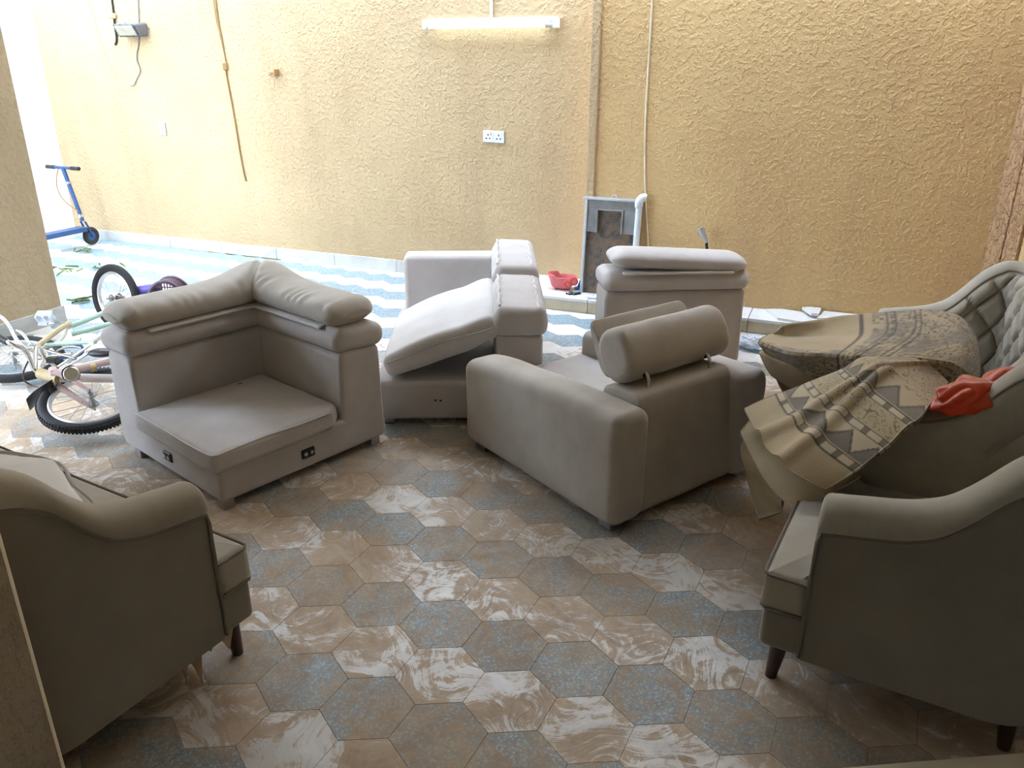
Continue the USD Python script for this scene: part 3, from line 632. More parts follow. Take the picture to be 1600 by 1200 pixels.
    tp = [(-0.155, -h2), (-0.04, -h2), (-0.04, -h2 + T), (xr - 0.095, -h2 + T), (xr - 0.095, h2 - T), (-0.04, h2 - T), (-0.04, h2), (-0.155, h2)]
    sc = soft_prism(tp, 0.255, 0.375, 0.022, 0.03, corner=0.012, k=240); sc.vertices = wrinkle(0.006, 6, 3, 2)(np.array(sc.vertices))
    c = t.part('seat_cushion', sc, TAUPE_L)
    for z in (0.262, 0.368):
        t.part('piping', tube([(-0.045, -h2 - 0.001, z), (-0.10, -h2 - 0.001, z), (-0.142, -h2 + 0.002, z), (-0.155, -h2 + 0.014, z), (-0.157, -h2 + 0.04, z), (-0.157, 0, z), (-0.157, h2 - 0.04, z), (-0.155, h2 - 0.014, z), (-0.142, h2 - 0.002, z), (-0.10, h2 + 0.001, z), (-0.045, h2 + 0.001, z)], 0.0045, 7), TAUPE_P, parent=c)
    for x, y in ((-0.095, -h2 + 0.055), (-0.095, h2 - 0.055), (xr - 0.10, -h2 + 0.09), (xr - 0.10, h2 - 0.09)):
        t.part('leg', cyl((x - 0.012 * (1 if x < 0 else -1), y, 0), (x, y, zb + 0.01), 0.016, 20, 0.026), WOOD_D, label='dark tapered wooden leg')
    if lining:
        for (x, y, w, dz, sd) in ((-0.02, h2 - 0.02, 0.12, 0.05, 1), (0.08, h2 - 0.02, 0.09, 0.10, 2), (0.38, h2 - 0.03, 0.05, 0.05, 3)):
            u = np.linspace(0, 1, 12); v = np.linspace(0, 1, 8); UU, VV = np.meshgrid(u, v, indexing='ij')
            S = np.dstack([x + (UU - .5) * w * (1 - 0.6 * VV), y + 0.02 * np.sin(5 * UU + sd) * VV, zb + 0.005 - dz * VV * (0.6 + 0.4 * np.sin(9 * UU + sd))])
            t.part('torn_lining', sheet(S, 0.002), LINER, label='torn strip of lining hanging below')
    return t
cw = 0.78
b = np.array([0.82, 1.734]); dd = np.array([0.869, -0.494]); ww = np.array([0.494, 0.869])
RC = b + ww * cw / 2; A_R = math.degrees(math.atan2(dd[1], dd[0]))
tufted('tufted_chair', 'taupe velvet tub chair with quilted inside in the near right corner', 'chair', (*RC, 0), A_R, cw, False)
b2 = np.array([-0.829, 1.803]); d2 = np.array([-0.5, -0.866]); w2 = np.array([-0.866, 0.5])
LC = b2 + w2 * 1.4 / 2; A_L = math.degrees(math.atan2(d2[1], d2[0]))
tufted('tufted_loveseat', 'taupe velvet loveseat in the near left corner, torn lining hanging under it', 'sofa', (*LC, 0), A_L, 1.4, False, lining=True)
lw = 1.17
A_F = A_R + 9.0; df_ = np.array([math.cos(math.radians(A_F)), math.sin(math.radians(A_F))]); wf_ = np.array([-df_[1], df_[0]])
FC = np.array([1.70, 3.53]) + 0.03 * df_ - wf_ * lw / 2
tufted('tufted_loveseat', 'taupe velvet loveseat with deep diamond-tufted back, under the folded rug', 'sofa', (*FC, 0), A_F, lw, True)

# loose cream cushion lying in the left loveseat
c = Thing('seat_cushion', 'loose pale cream cushion lying on the seat of the left taupe loveseat', 'cushion', (b2[0], b2[1], 0.392), A_L)
m = soft_prism([(0.085, -0.30), (0.47, -0.30), (0.47, -1.15), (0.19, -1.15), (-0.035, -0.66)], 0.0, 0.125, 0.045, 0.03, corner=0.04, k=220)
def slope(v): v = v.copy(); v[:, 2] += np.clip((-v[:, 1] - 0.3), 0, 2) * 0.075 * (v[:, 2] > 0.04); return v
m.vertices = slope(wrinkle(0.010, 6, 21)(np.array(m.vertices))); c.part('cushion_body', m, CREAM_W)
c.part('piping', tube(smooth_path(slope(np.array([(0.3, -0.302, 0.108), (0.12, -0.303, 0.108), (0.07, -0.33, 0.105), (0.02, -0.50, 0.105), (-0.025, -0.63, 0.105), (-0.02, -0.69, 0.105), (0.08, -0.92, 0.105), (0.18, -1.12, 0.105)])), 60), 0.005, 7), CREAM)

# ------------------------------------------------------------------ the rug
def rug_colors(Uv, Vv, kind, seed=0):
    """Woven pattern from fabric coordinates in metres: plain ground, borders of blocks and triangles, scrolling flowers."""
    beige, dark, grey, pale = np.array([0.43, 0.335, 0.20]), np.array([0.075, 0.06, 0.045]), np.array([0.20, 0.175, 0.145]), np.array([0.58, 0.50, 0.37])
    C = np.broadcast_to(beige, Uv.shape + (3,)).copy()
    def put(mask, col, a=1.0): C[mask] = C[mask] * (1 - a) + col * a
    p = np.stack([Uv * 14, Vv * 14, np.full(Uv.shape, seed * 1.0)], -1)
    f = meshkit.fbm(p, 3, seed)
    scroll = np.abs(np.sin(f * 30))
    if kind == 'border':
        v = Vv
        def bricks(v0, v1):
            m = (v > v0) & (v < v1); e = m & ((v < v0 + 0.006) | (v > v1 - 0.006)); put(m & (((Uv * 1.0) % 0.075) < 0.05), pale, 0.5); put(m & (((Uv * 1.0) % 0.075) >= 0.05), dark, 0.7); put(e, dark, 0.85)
        bricks(0.115, 0.15)
        m = (v > 0.155) & (v < 0.235); tri = np.abs(((Uv % 0.11) / 0.055) - 1) * 0.07; put(m, pale, 0.25); put(m & ((v - 0.16) < tri), grey * 0.7, 0.9); put(m & (np.abs(v - 0.16 - tri) < 0.006), dark, 0.8)
        bricks(0.24, 0.272)
        m = (v > 0.275) & (v < 0.35); put(m & (scroll < 0.22), dark, 0.7)
        bricks(0.352, 0.38)
        m = (v > 0.382) & (v < 0.45); tri = np.abs(((Uv % 0.11) / 0.055) - 1) * 0.06; put(m & ((v - 0.385) < tri), grey * 0.75, 0.8); put(m & (np.abs(v - 0.385 - tri) < 0.006), dark, 0.7)
        m = (v > 0.455); put(m & (scroll < 0.20), dark, 0.65); put(m & (f > 0.60), grey, 0.5)
    elif kind == 'field':
        m = (Uv > 0.40) | (Vv > 0.56)
        put(m & (scroll < 0.42), dark, 0.75); put(m & (f > 0.56), grey, 0.6)
        for u0 in (0.445, 0.475, 0.555, 0.58): put(np.abs(Uv - u0) < 0.005, dark, 0.85)
        put((Uv > 0.455) & (Uv < 0.47) & ((Vv % 0.06) < 0.035), dark, 0.7)
        put((Uv > 0.36) & (Uv < 0.372), dark, 0.9)
    n = meshkit.fbm(np.stack([Uv * 9, Vv * 9, np.full(Uv.shape, 5.0)], -1), 3, 3)
    return C * (0.75 + 0.5 * n)[..., None]
def rug_sheet(t, name, C, nu, nv, kind, th=0.013, seed=0, bumps=None, size=None, label=None, v0=0.0):
    S = patch(C, nu, nv)
    if bumps is not None: S = S + bumps(*np.meshgrid(np.linspace(0, 1, nu), np.linspace(0, 1, nv), indexing='ij'))
    lu = np.r_[0, np.cumsum(np.linalg.norm(np.diff(S, axis=0), axis=2).mean(1))]; lv = np.r_[0, np.cumsum(np.linalg.norm(np.diff(S, axis=1), axis=2).mean(0))]
    UU, VV = np.meshgrid(lu, lv, indexing='ij')
    col = rug_colors(VV, v0 + UU, kind, seed) if kind == 'border' else rug_colors(UU, VV, kind, seed)
    m = sheet(S, th); c2 = col.reshape(-1, 3)
    t.part(name, m, RUG, world=True, col=np.vstack([c2, c2]), label=label)
rug = Thing('rug', 'folded beige rug with dark woven borders, draped over the tufted loveseat', 'rug', (1.35, 2.9, 0.38))
g3 = lambda L: [G(*p) for p in L]
r1 = g3([(1222, 509, .655), (1280, 502, .69), (1330, 495, .71), (1400, 489, .715), (1460, 487, .70), (1500, 498, .68), (1523, 530, .62), (1528, 562, .53)])
r2 = g3([(1205, 524, .595), (1268, 530, .635), (1330, 526, .675), (1400, 522, .71), (1460, 525, .70), (1500, 533, .68), (1524, 556, .60), (1528, 582, .51)])
r3 = g3([(1187, 535, .60), (1240, 553, .645), (1300, 556, .67), (1345, 560, .69), (1420, 562, .70), (1480, 568, .68), (1514, 588, .59), (1519, 604, .49)])
r4 = g3([(1207, 563, .53), (1255, 588, .545), (1305, 597, .555), (1350, 599, .57), (1420, 600, .60), (1475, 606, .57), (1498, 614, .50), (1503, 622, .44)])
inn = np.array([0.30, 0.53, 0])
r5 = [p + inn * 0.16 + np.array([0, 0, -0.05]) for p in r4]
r0 = [p + np.array([0.02, 0.035, -0.13]) for p in r1]
rug_sheet(rug, 'folded_stack', np.array([r0, r1, r2, r3, r4, r5]).transpose(1, 0, 2), 150, 130, 'field', 0.016, 1, label='patterned folded stack')
# a second fold under it
q = [[p + np.array([0.02, 0.03, -0.055 - 0.02 * (i > 2)]) * 1.0 for p in r] for i, r in enumerate((r1, r2, r3, r4))]
q2 = [[p + np.array([0.05, 0.08, -0.12]) for p in r] for r in (r1[:5], r2[:5], r3[:5])]
rug_sheet(rug, 'lower_fold', np.array([r[:6] for r in q]).transpose(1, 0, 2), 60, 50, 'plain', 0.016, 2)
lf = [g3([(1203, 566, .50), (1260, 580, .52), (1330, 592, .53)]), g3([(1216, 596, .43), (1270, 600, .46), (1335, 604, .49)]), g3([(1229, 621, .36), (1285, 618, .40), (1345, 618, .45)])]
rug_sheet(rug, 'hanging_fold', np.array(lf), 40, 40, 'plain', 0.014, 3)
# the free end draped across the gap
S_ = [g3([(1163, 640, .50), (1190, 690, .485), (1225, 728, .47), (1290, 765, .445)]),
      g3([(1213, 618, .54), (1240, 662, .545), (1275, 695, .53), (1335, 738, .50)]),
      g3([(1262, 600, .585), (1285, 628, .60), (1325, 655, .585), (1388, 698, .575)]),
      g3([(1318, 578, .65), (1335, 595, .67), (1365, 615, .66), (1428, 662, .655)]),
      g3([(1352, 560, .705), (1372, 572, .71), (1405, 590, .70), (1455, 630, .675)]),
      g3([(1430, 562, .715), (1445, 568, .715), (1460, 578, .70), (1479, 598, .65)])]
def drape(a, v):
    z = 0.022 * np.exp(-((v - 0.30 - 0.12 * a) / 0.06) ** 2) * (1 - 0.6 * a) + 0.016 * np.exp(-((v - 0.62 + 0.1 * a) / 0.07) ** 2) * (a < 0.8)
    return np.stack([0 * z, 0 * z, z], -1)
rug_sheet(rug, 'draped_end', np.array(S_), 170, 120, 'border', 0.014, 4, drape, label='bordered end of the rug')
ly = [g3([(1157, 676, .42), (1185, 735, .38), (1215, 775, .36), (1252, 792, .35)]), g3([(1180, 652, .455), (1225, 705, .44), (1255, 745, .42), (1300, 770, .41)]), g3([(1225, 625, .51), (1265, 680, .51), (1300, 710, .49), (1345, 745, .46)])]
rug_sheet(rug, 'under_layer', np.array(ly), 50, 50, 'plain', 0.014, 5)
ly = [g3([(1186, 812, .20), (1205, 806, .21), (1222, 800, .22)]), g3([(1163, 730, .29), (1190, 745, .29), (1225, 770, .29)]), g3([(1158, 700, .34), (1195, 722, .35), (1235, 750, .36)]), g3([(1175, 672, .41), (1215, 700, .41), (1250, 725, .41)])]
rug_sheet(rug, 'tail_layer', np.array(ly), 50, 40, 'plain', 0.014, 6)

# orange bag on the loveseat's near arm
bc = G(1527, 614, 0.72)
bag = Thing('plastic_bag', 'crumpled orange-red polythene bag beside the folded rug', 'bag', bc - np.array([0, 0, 0.05]))
m = trimesh.creation.icosphere(subdivisions=5, radius=1.0); v = np.array(m.vertices)
n1 = np.abs(meshkit.fbm(v * 1.3, 2, 5) - 0.5) * 2; v = v * (0.80 + 0.5 * n1)[:, None]
ax = G(1596, 590, 0.77) - G(1462, 636, 0.68); L = np.linalg.norm(ax); ax /= L; sd = np.cross([0, 0, 1], ax); sd /= np.linalg.norm(sd); u3 = np.cross(ax, sd)
waist = 1 - 0.35 * np.exp(-((v[:, 0] - 0.25) / 0.2) ** 2)
m.vertices = bc + (v[:, :1] * ax * L * 0.54 + v[:, 1:2] * sd * 0.09 * waist[:, None] + v[:, 2:] * u3 * 0.062 * waist[:, None])
bag.part('film', m, BAG, world=True, smooth=12)

# ------------------------------------------------------------------ bicycles
def wheel(t, c, n, R, spokes=20, tyre=0.024, hubw=0.045, knobs=False):
    n = np.asarray(n, float) / np.linalg.norm(n); c = np.asarray(c, float)
    w = t.part('wheel', torus(c, n, R - tyre, tyre, 72, 12), RUBBER, world=True, label='wheel with black tyre')
    t.part('rim', torus(c, n, R - 2 * tyre - 0.008, 0.011, 72, 8, 1.3), ALU, world=True, parent=w)
    a = np.cross(n, [0.3, 0.1, 0.95]); a /= np.linalg.norm(a); bb = np.cross(n, a)
    S = []
    for k in range(spokes):
        th = 2 * math.pi * k / spokes; th2 = th + (0.35 if k % 2 else -0.35); sg = 1 if (k // 2) % 2 else -1
        S.append(cyl(c + n * sg * hubw * 0.6 + 0.018 * (math.cos(th2) * a + math.sin(th2) * bb), c + (R - 2 * tyre - 0.012) * (math.cos(th) * a + math.sin(th) * bb), 0.0014, 5))
    t.part('spokes', cat_(*S), STEEL, world=True, parent=w)
    t.part('hub', cat_(cyl(c - n * hubw, c + n * hubw, 0.014, 12), cyl(c - n * hubw * .7, c - n * hubw * .6, 0.026, 14), cyl(c + n * hubw * .6, c + n * hubw * .7, 0.026, 14), cyl(c - n * hubw * 1.5, c + n * hubw * 1.5, 0.005, 8)), STEEL, world=True, parent=w)
    if knobs:
        K = [];
        for k in range(84):
            th = 2 * math.pi * k / 84; e = math.cos(th) * a + math.sin(th) * bb; tt = -math.sin(th) * a + math.cos(th) * bb
            for sg in (-1, 1): K.append(obox(c + e * (R - 0.002) * 1.0 + n * sg * tyre * 0.45 + tt * 0.004 * sg, e, tt, n, (0.003, 0.005, 0.006)))
        t.part('tread', cat_(*K), RUBBER, world=True, parent=w)
def tb(a, b_, r=0.014, n=12): return cyl(a, b_, r, n)

# pink bicycle lying down, front wheel towards the camera
pk = Thing('bicycle', 'pink bicycle lying on its side, front wheel by the corner sofa', 'bicycle', (*G(140, 640)[:2], 0))
hub = G(144, 624, 0.135); nrm = np.array([0.10, -0.26, 0.96])
wheel(pk, hub, nrm, 0.24, knobs=True)
nn = nrm / np.linalg.norm(nrm)
head_lo, head_hi = G(86, 590, 0.24), G(62, 583, 0.25)
for sg in (1, -1):
    o = nn * 0.052 * sg
    pk.part('fork_blade', tube(smooth_path([head_lo + o * 0.8, head_lo * 0.75 + hub * 0.25 + o, hub + o], 14), np.linspace(0.017, 0.012, 14), 10), PINK, world=True)
pk.part('fork_crown', tb(head_lo + nn * 0.055, head_lo - nn * 0.055, 0.018), PINK, world=True)
pk.part('head_tube', tb(head_hi, head_lo + (head_lo - head_hi) * 0.25, 0.026, 16), KRAFT, world=True, label='head tube in tan wrapping')
seat_t, bb_ = G(188, 560, 0.26), G(215, 592, 0.14)
pk.part('top_tube', tb(head_hi * 0.5 + head_lo * 0.5, seat_t, 0.019, 14), PINK, world=True)
pk.part('tape', tb(G(146, 574, 0.262) - (seat_t - head_hi) / np.linalg.norm(seat_t - head_hi) * 0.012, G(146, 574, 0.262) + (seat_t - head_hi) / np.linalg.norm(seat_t - head_hi) * 0.012, 0.021, 14), WIRE_Y, world=True, label='band of yellow tape')
pk.part('down_tube', tb(head_lo + np.array([0.02, 0, 0]), bb_, 0.022, 14), PINK_L, world=True)
pk.part('seat_tube', tb(seat_t + (seat_t - bb_) * 0.2, bb_, 0.016, 12), PINK, world=True)
rw = G(268, 566, 0.22)
for p0 in (seat_t, bb_): pk.part('stay', tb(p0, rw, 0.009), PINK, world=True)
wheel(pk, rw + np.array([0.02, 0.05, 0.02]), (0.1, -0.3, 0.95), 0.235)
lamp_c = G(111, 584, 0.27)
lp_ = pk.part('lamp', cyl(lamp_c + np.array([-.02, .03, -.012]), lamp_c, 0.022, 24, 0.040), BLACK, world=True, label='round front lamp')
pk.part('lens', cyl(lamp_c, lamp_c + np.array([0.004, -0.008, 0.004]), 0.038, 24, 0.030), CHROME, world=True, parent=lp_)
stem = G(52, 575, 0.28)
pk.part('stem', tb(head_hi, stem, 0.013), CHROME, world=True)
hb = [G(70, 560, 0.22), G(55, 562, 0.28), stem, G(42, 552, 0.36), G(26, 540, 0.42), G(5, 530, 0.45)]
pk.part('handlebar', tube(smooth_path(hb, 30), 0.011, 10), CHROME, world=True)
pk.part('grip', tb(G(12, 534, 0.44), G(-14, 522, 0.47), 0.017), BLACK, world=True)
pk.part('brake_cable', tube(smooth_path([G(46, 560, .33), G(37, 580, .27), G(42, 598, .18), G(70, 607, .17), G(90, 598, .22)], 40), 0.004, 6), BLACK, world=True)
# black mudguard standing out from the front wheel
a0 = np.cross(nn, [0, 0, 1]); a0 /= np.linalg.norm(a0); b0 = np.cross(nn, a0)
th_ = np.linspace(0, 1, 26); arc = smooth_path([G(96, 592, .215), G(78, 606, .20), G(60, 618, .155), G(44, 633, .10)], 26); rings = []
for i, p in enumerate(arc):
    tg = arc[min(i + 1, 25)] - arc[max(i - 1, 0)]; tg /= np.linalg.norm(tg); sdv = np.cross(tg, nn); sdv /= np.linalg.norm(sdv); wv = 0.038 * (1 - 0.5 * (abs(i - 16) / 16) ** 3)
    rings.append([p + nn * wv * x + sdv * 0.014 * (1 - x * x) for x in np.linspace(-1, 1, 9)])
pk.part('mudguard', sheet(np.array(rings), 0.003), BLACK, world=True, label='black front mudguard')

# mint bicycle lying behind it
mt = Thing('bicycle', 'pale mint bicycle lying on its side under the pink one, by the pillar', 'bicycle', (*G(60, 545)[:2], 0))
mh = G(22, 560, 0.10); mn = np.array([0.15, -0.12, 0.98])
wheel(mt, mh, mn, 0.255)
mb, ms, mhd = G(104, 512, 0.17), G(160, 492, 0.19), G(150, 520, 0.2)
mt.part('chain_stay', tube(smooth_path([mh + np.array([0, 0, .05]), G(62, 545, .16), mb], 12), 0.010, 10), OFFW, world=True)
mt.part('seat_stay', tb(mh + np.array([0, 0, .04]), G(126, 530, 0.2), 0.009), OFFW, world=True)
mt.part('top_tube', tube(smooth_path([G(60, 540, .2), G(85, 520, .21), G(108, 505, .2)], 12), 0.015, 12), KRAFT, world=True, label='tube in tan wrapping')
mt.part('down_tube', tb(mb, G(190, 478, 0.21), 0.016, 14), MINT, world=True, label='mint green tube')
mt.part('lower_tube', tb(G(112, 522, .16), G(195, 500, .2), 0.015, 14), MINT, world=True)
mt.part('cross_tube', tb(G(58, 540, .17), G(150, 534, .2), 0.011, 12), MINT, world=True)
mt.part('seat_tube', tb(G(142, 536, .2), G(175, 512, .22), 0.016, 14), OFFW, world=True)
ck = mt.part('crank', tube(smooth_path([G(75, 506, .2), G(92, 504, .21), G(106, 504, .2), G(108, 512, .18)], 16), 0.008, 8), CHROME, world=True)
pd0 = G(71, 497, .22)
F_ = [obox(pd0 + np.array([x, 0, z]), (1, 0, 0), (0, .8, .6), (0, -.6, .8), h) for x, z, h in ((-.042, 0.0, (.006, .02, .03)), (.042, 0.0, (.006, .02, .03)), (0, .028, (.045, .02, .006)), (0, -.028, (.045, .02, .006)), (0, 0, (.008, .016, .03)))]
mt.part('pedal', cat_(*F_), CLEAR, world=True, label='clear plastic pedal')
mt.part('chainring', torus(G(110, 552, .12), mn, 0.075, 0.006, 40, 6), STEEL, world=True)
mt.part('guard_ring', torus(G(100, 548, .13), mn, 0.095, 0.010, 40, 8), BLUE, world=True)
for a_, b_ in (((45, 540), (118, 560)), ((50, 548), (90, 575)), ((88, 575), (140, 540)), ((95, 578), (146, 548)), ((60, 560), (112, 552))):
    mt.part('stay', tb(G(*a_, .17), G(*b_, .2), 0.0075, 10), CHROME, world=True)
mt.part('handlebar', tube(smooth_path([G(-6, 492, .40), G(20, 520, .33), G(42, 545, .27), G(58, 548, .24), G(66, 572, .2)], 24), 0.010, 10), CHROME, world=True)
mt.part('brake_lever', tube(smooth_path([G(27, 516, .34), G(36, 522, .33), G(47, 540, .28)], 12), 0.008, 8), CHROME, world=True)
sd_ = trimesh.creation.icosphere(subdivisions=3); sv = np.array(sd_.vertices); sv[:, 0] *= np.where(sv[:, 0] > 0, 1.0, 0.8); sd_.vertices = G(158, 551, .2) + sv * np.array([0.085, 0.045, 0.022]) * np.array([1, 1 - 0, 1])
mt.part('saddle', sd_, BLACK, world=True)
mt.part('calliper', obox(G(82, 562, .23), (1, 0, 0), (0, 1, 0), (0, 0, 1), (0.026, 0.018, 0.014)), BLACK, world=True)

# small purple bicycle behind the corner unit
pc = Thing('bicycle', 'purple child bicycle with perforated guard behind the corner sofa', 'bicycle', (*G(190, 520)[:2], 0))
wc = at(181, 465, 4.95); wn = np.array([-0.45, -0.88, 0.12]); wheel(pc, wc, wn, 0.215, 24)
pe = at(262, 462, 4.9)
fwd_ = (pe - wc) / np.linalg.norm(pe - wc)
pc.part('frame_tube', tb(at(207, 455, 4.92), at(250, 449, 4.9), 0.030, 16), VIOLET, world=True, label='violet frame tube')
pc.part('lower_frame', tb(wc, at(275, 490, 4.85), 0.016), PURPLE, world=True)
# half-round perforated guard: shell with slots, built as rim and bars
gc = at(262, 478, 4.82); th = np.linspace(0, math.pi, 22)
outer = np.array([gc + np.array([math.cos(a) * 0.12, 0, math.sin(a) * 0.155]) for a in th])
for k, dy in enumerate((0.0, 0.11)):
    pc.part('guard_rim', tube(outer + np.array([0.0, dy, 0]), 0.012, 8), PURPLE, world=True)
S = np.array([[p + np.array([0, dy, 0]) for dy in np.linspace(0, 0.11, 5)] for p in outer]); pc.part('guard_shell', sheet(S, 0.004), PURPLE, world=True)
B = [tb(gc + np.array([x, 0.0, 0]), gc + np.array([x, 0.0, 0.155 * math.sqrt(max(1 - (x / 0.12) ** 2, 0))]), 0.0035, 6) for x in np.linspace(-0.105, 0.105, 13)]
B += [tb(gc + np.array([-0.118 * math.sqrt(1 - (z / .155) ** 2), 0.0, z]), gc + np.array([0.118 * math.sqrt(1 - (z / .155) ** 2), 0.0, z]), 0.0035, 6) for z in (0.03, 0.06, 0.09, 0.12)]
pc.part('guard_grille', cat_(*B), PURPLE, world=True, label='perforated grille')
wheel(pc, at(300, 500, 4.75), wn, 0.205, 24)

# ------------------------------------------------------------------ scooter in the yard
sw0 = W(-7.0 + 0.22, 5.52, 0.0)
sc = Thing('kick_scooter', 'dark blue kick scooter standing against the end of the long wall', 'scooter', sw0)
d0 = float(sw0[1]); wz = at(141, 362, d0); top = at(98, 262, d0 - 0.02); dk = at(66, 357, d0 - 0.45)
ax_ = (dk - wz) * np.array([1, 1, 0]); ax_ /= np.linalg.norm(ax_); nx_ = np.cross(ax_, [0, 0, 1])
def swheel(c): 
    w = sc.part('wheel', torus(c, nx_, 0.062, 0.024, 36, 10), RUBBER, world=True); sc.part('rim', cat_(cyl(c - nx_ * .014, c + nx_ * .014, 0.045, 18), cyl(c - nx_ * .03, c + nx_ * .03, 0.009, 10)), BLUE, world=True, parent=w)
fw = np.array([wz[0], wz[1], 0.087]); swheel(fw); swheel(np.array([*(fw + ax_ * 0.85)[:2], 0.087]))
nk = fw + ax_ * 0.06 + np.array([0, 0, 0.15])
sc.part('stem', tb(nk, top, 0.019, 14), BLUE, world=True)
for sg in (1, -1): sc.part('fork_blade', tb(nk + nx_ * 0.03 * sg, fw + nx_ * 0.034 * sg, 0.009), BLUE, world=True)
sc.part('clamp', tb(nk + (top - nk) * 0.07, nk + (top - nk) * 0.13, 0.026, 14), CHROME, world=True)
sc.part('collar', tb(nk + (top - nk) * 0.70, nk + (top - nk) * 0.74, 0.023, 14), CHROME, world=True)
D_ = nk + ax_ * 0.04 + np.array([0, 0, -0.02])
sc.part('deck', obox((D_ + fw + ax_ * 0.80 + np.array([0, 0, .03])) / 2, ax_ * 1.0, nx_, np.array([0, 0, 1.0]), (0.38, 0.055, 0.022)), BLUE, world=True)
sc.part('handlebar', tb(top + nx_ * 0.20 + np.array([0, 0, .0]), top - nx_ * 0.20, 0.013, 12), BLUE, world=True)
for sg in (1, -1): sc.part('grip', tb(top + nx_ * 0.21 * sg, top + nx_ * 0.11 * sg, 0.018, 12), BLACK, world=True)
sc.part('brake_lever', tb(top + nx_ * 0.06 + np.array([0, 0, -.01]), top + nx_ * 0.18 + ax_ * -.05, 0.008), CHROME, world=True)
sc.part('brake_cable', tube(smooth_path([top + nx_ * .05, top + ax_ * 0.08 + np.array([0, 0, -.25]), nk + ax_ * 0.02 + np.array([0, 0, .1])], 24), 0.004, 6), WIRE_B, world=True)

# ------------------------------------------------------------------ on the walls
def wpt(x, y, o): s_, z_ = onwall(x, y, o); return W(s_, o, z_)
# fluorescent batten
sa, za = onwall(666, 37, OL - .04); sb, zb_ = onwall(870, 38, OL - .04); zc = (za + zb_) / 2
fl = Thing('fluorescent_lamp', 'lit fluorescent tube lamp in white batten on the yellow wall', 'lamp', W((sa + sb) / 2, OL - 0.03, zc), ANG_W)
hl = (sb - sa) / 2
fl.part('batten', bbox((-hl, -0.004, -0.012), (hl, 0.03, 0.042), 0.006), WHITE)
fl.part('reflector', bbox((-hl + 0.01, -0.014, 0.016), (hl - 0.01, 0.0, 0.034), 0.004), VIOLET if False else WHITE)
for sg in (-1, 1):
    e = fl.part('end_cap', rbox((sg * hl - 0.018, -0.05, -0.034), (sg * hl + 0.018, 0.01, 0.034), 0.008, 3, 2), WHITE)
    fl.part('lamp_holder', cyl((sg * (hl - 0.018), -0.03, -0.012), (sg * (hl - 0.075 if sg > 0 else hl - 0.03), -0.03, -0.012), 0.016, 14), STEEL, parent=e)
fl.part('tube', cyl((-hl + 0.03, -0.03, -0.012), (hl - 0.072, -0.03, -0.012), 0.015, 20), TUBE, label='lit white tube')
cp0 = wpt(768, 26, OL - .012); s_, z_ = onwall(768, 26, OL - .012)
cd = Thing('conduit', 'thin grey plastic conduit rising from the fluorescent lamp', 'pipe', W(s_, OL - .012, z_))
cd.part('pipe', cyl(W(s_, OL - .013, zc + 0.04), W(s_ - 0.005, OL - .013, 3.1), 0.011, 12), PVC, world=True)
for z in (2.1, 2.6): cd.part('clip', bbox((-0.018, -0.014, z - z_ - .008), (0.018, 0.014, z - z_ + .008), 0.003), PVC)
# sockets and switch
def plate(x, y, name, label, cat, group, rocker):
    s_, z_ = onwall(x, y, OL); t = Thing(name, label, cat, W(s_, OL, z_), ANG_W, group)
    w_, h_ = (0.043, 0.043) if rocker != 'tall' else (0.035, 0.056)
    t.part('faceplate', rbox((-w_, -0.012, -h_), (w_, 0.002, h_), 0.005, 3, 2), WHITE)
    t.part('back_box', rbox((-w_ + .004, -0.006, -h_ - .004), (w_ + 0.006, 0.004, h_ - .004), 0.003, 2, 2), GREYMETAL)
    if rocker == 'tall': t.part('rocker', bbox((-0.010, -0.016, -0.014), (0.010, -0.010, 0.014), 0.002), STEEL)
    else:
        t.part('rocker', bbox((0.018, -0.017, 0.008), (0.030, -0.010, 0.030), 0.002), STEEL if rocker == 'a' else WHITE)
        for dx, dz, hw, hz in ((0, 0.012, .004, .007), (-0.014, -0.014, .007, .004), (0.014, -0.014, .007, .004)): t.part('slot', bbox((dx - hw, -0.0135, dz - hz), (dx + hw, -0.009, dz + hz), 0.001), BLACK)
plate(763.5, 213, 'wall_socket', 'white wall socket, left one of the pair under the fluorescent lamp', 'socket', None, 'a')
plate(780, 214, 'wall_socket', 'white wall socket, right one of the pair under the fluorescent lamp', 'socket', None, 'b')
plate(254.5, 201, 'wall_switch', 'single white switch plate alone on the bright left part of the wall', 'switch', None, 'tall')
# flood lamp
s_, z_ = onwall(207, 47, OL - .05)
fd = Thing('bulkhead_lamp', 'dusty grey bulkhead lamp with wire guard on the bright wall', 'lamp', W(s_, OL, z_), ANG_W)
pr = rprof([(-0.14, 0.045), (0.0, 0.06), (0.0, -0.05), (-0.08, -0.055)], 0.012, 40)
def swp(m): m.vertices = np.array(m.vertices)[:, [1, 0, 2]]; m.invert(); return m
fd.part('housing', swp(sweep_line(pr, -0.14, 0.13, 0.02)), LAMPGREY)
fd.part('lens', obox((-0.005, -0.118, -0.006), (1, 0, 0), (0, math.cos(.55), -math.sin(.55) * -1), (0, -math.sin(.55), math.cos(.55)), (0.10, 0.006, 0.042)), LENS)
for x in (-0.11, -0.04, 0.04, 0.10): fd.part('guard_bar', cyl((x, -0.148, 0.042), (x, -0.085, -0.055), 0.004, 6), LAMPGREY)
def cable(name, label, pts, r, m, o=OL - .008):
    P = [wpt(x, y, o) for x, y in pts]
    t = Thing(name, label, 'cable', P[-1]); t.part('cord', tube(smooth_path(P, 60), r, 8), m, world=True); return t
cb = cable('lamp_cable', 'dark cable running down the wall behind the bulkhead lamp, loose end curling', [(214, -40), (216, 5), (217, 40), (216, 70), (215, 98), (219, 108), (214, 122), (211, 130), (204, 134)], 0.005, GREYMETAL)
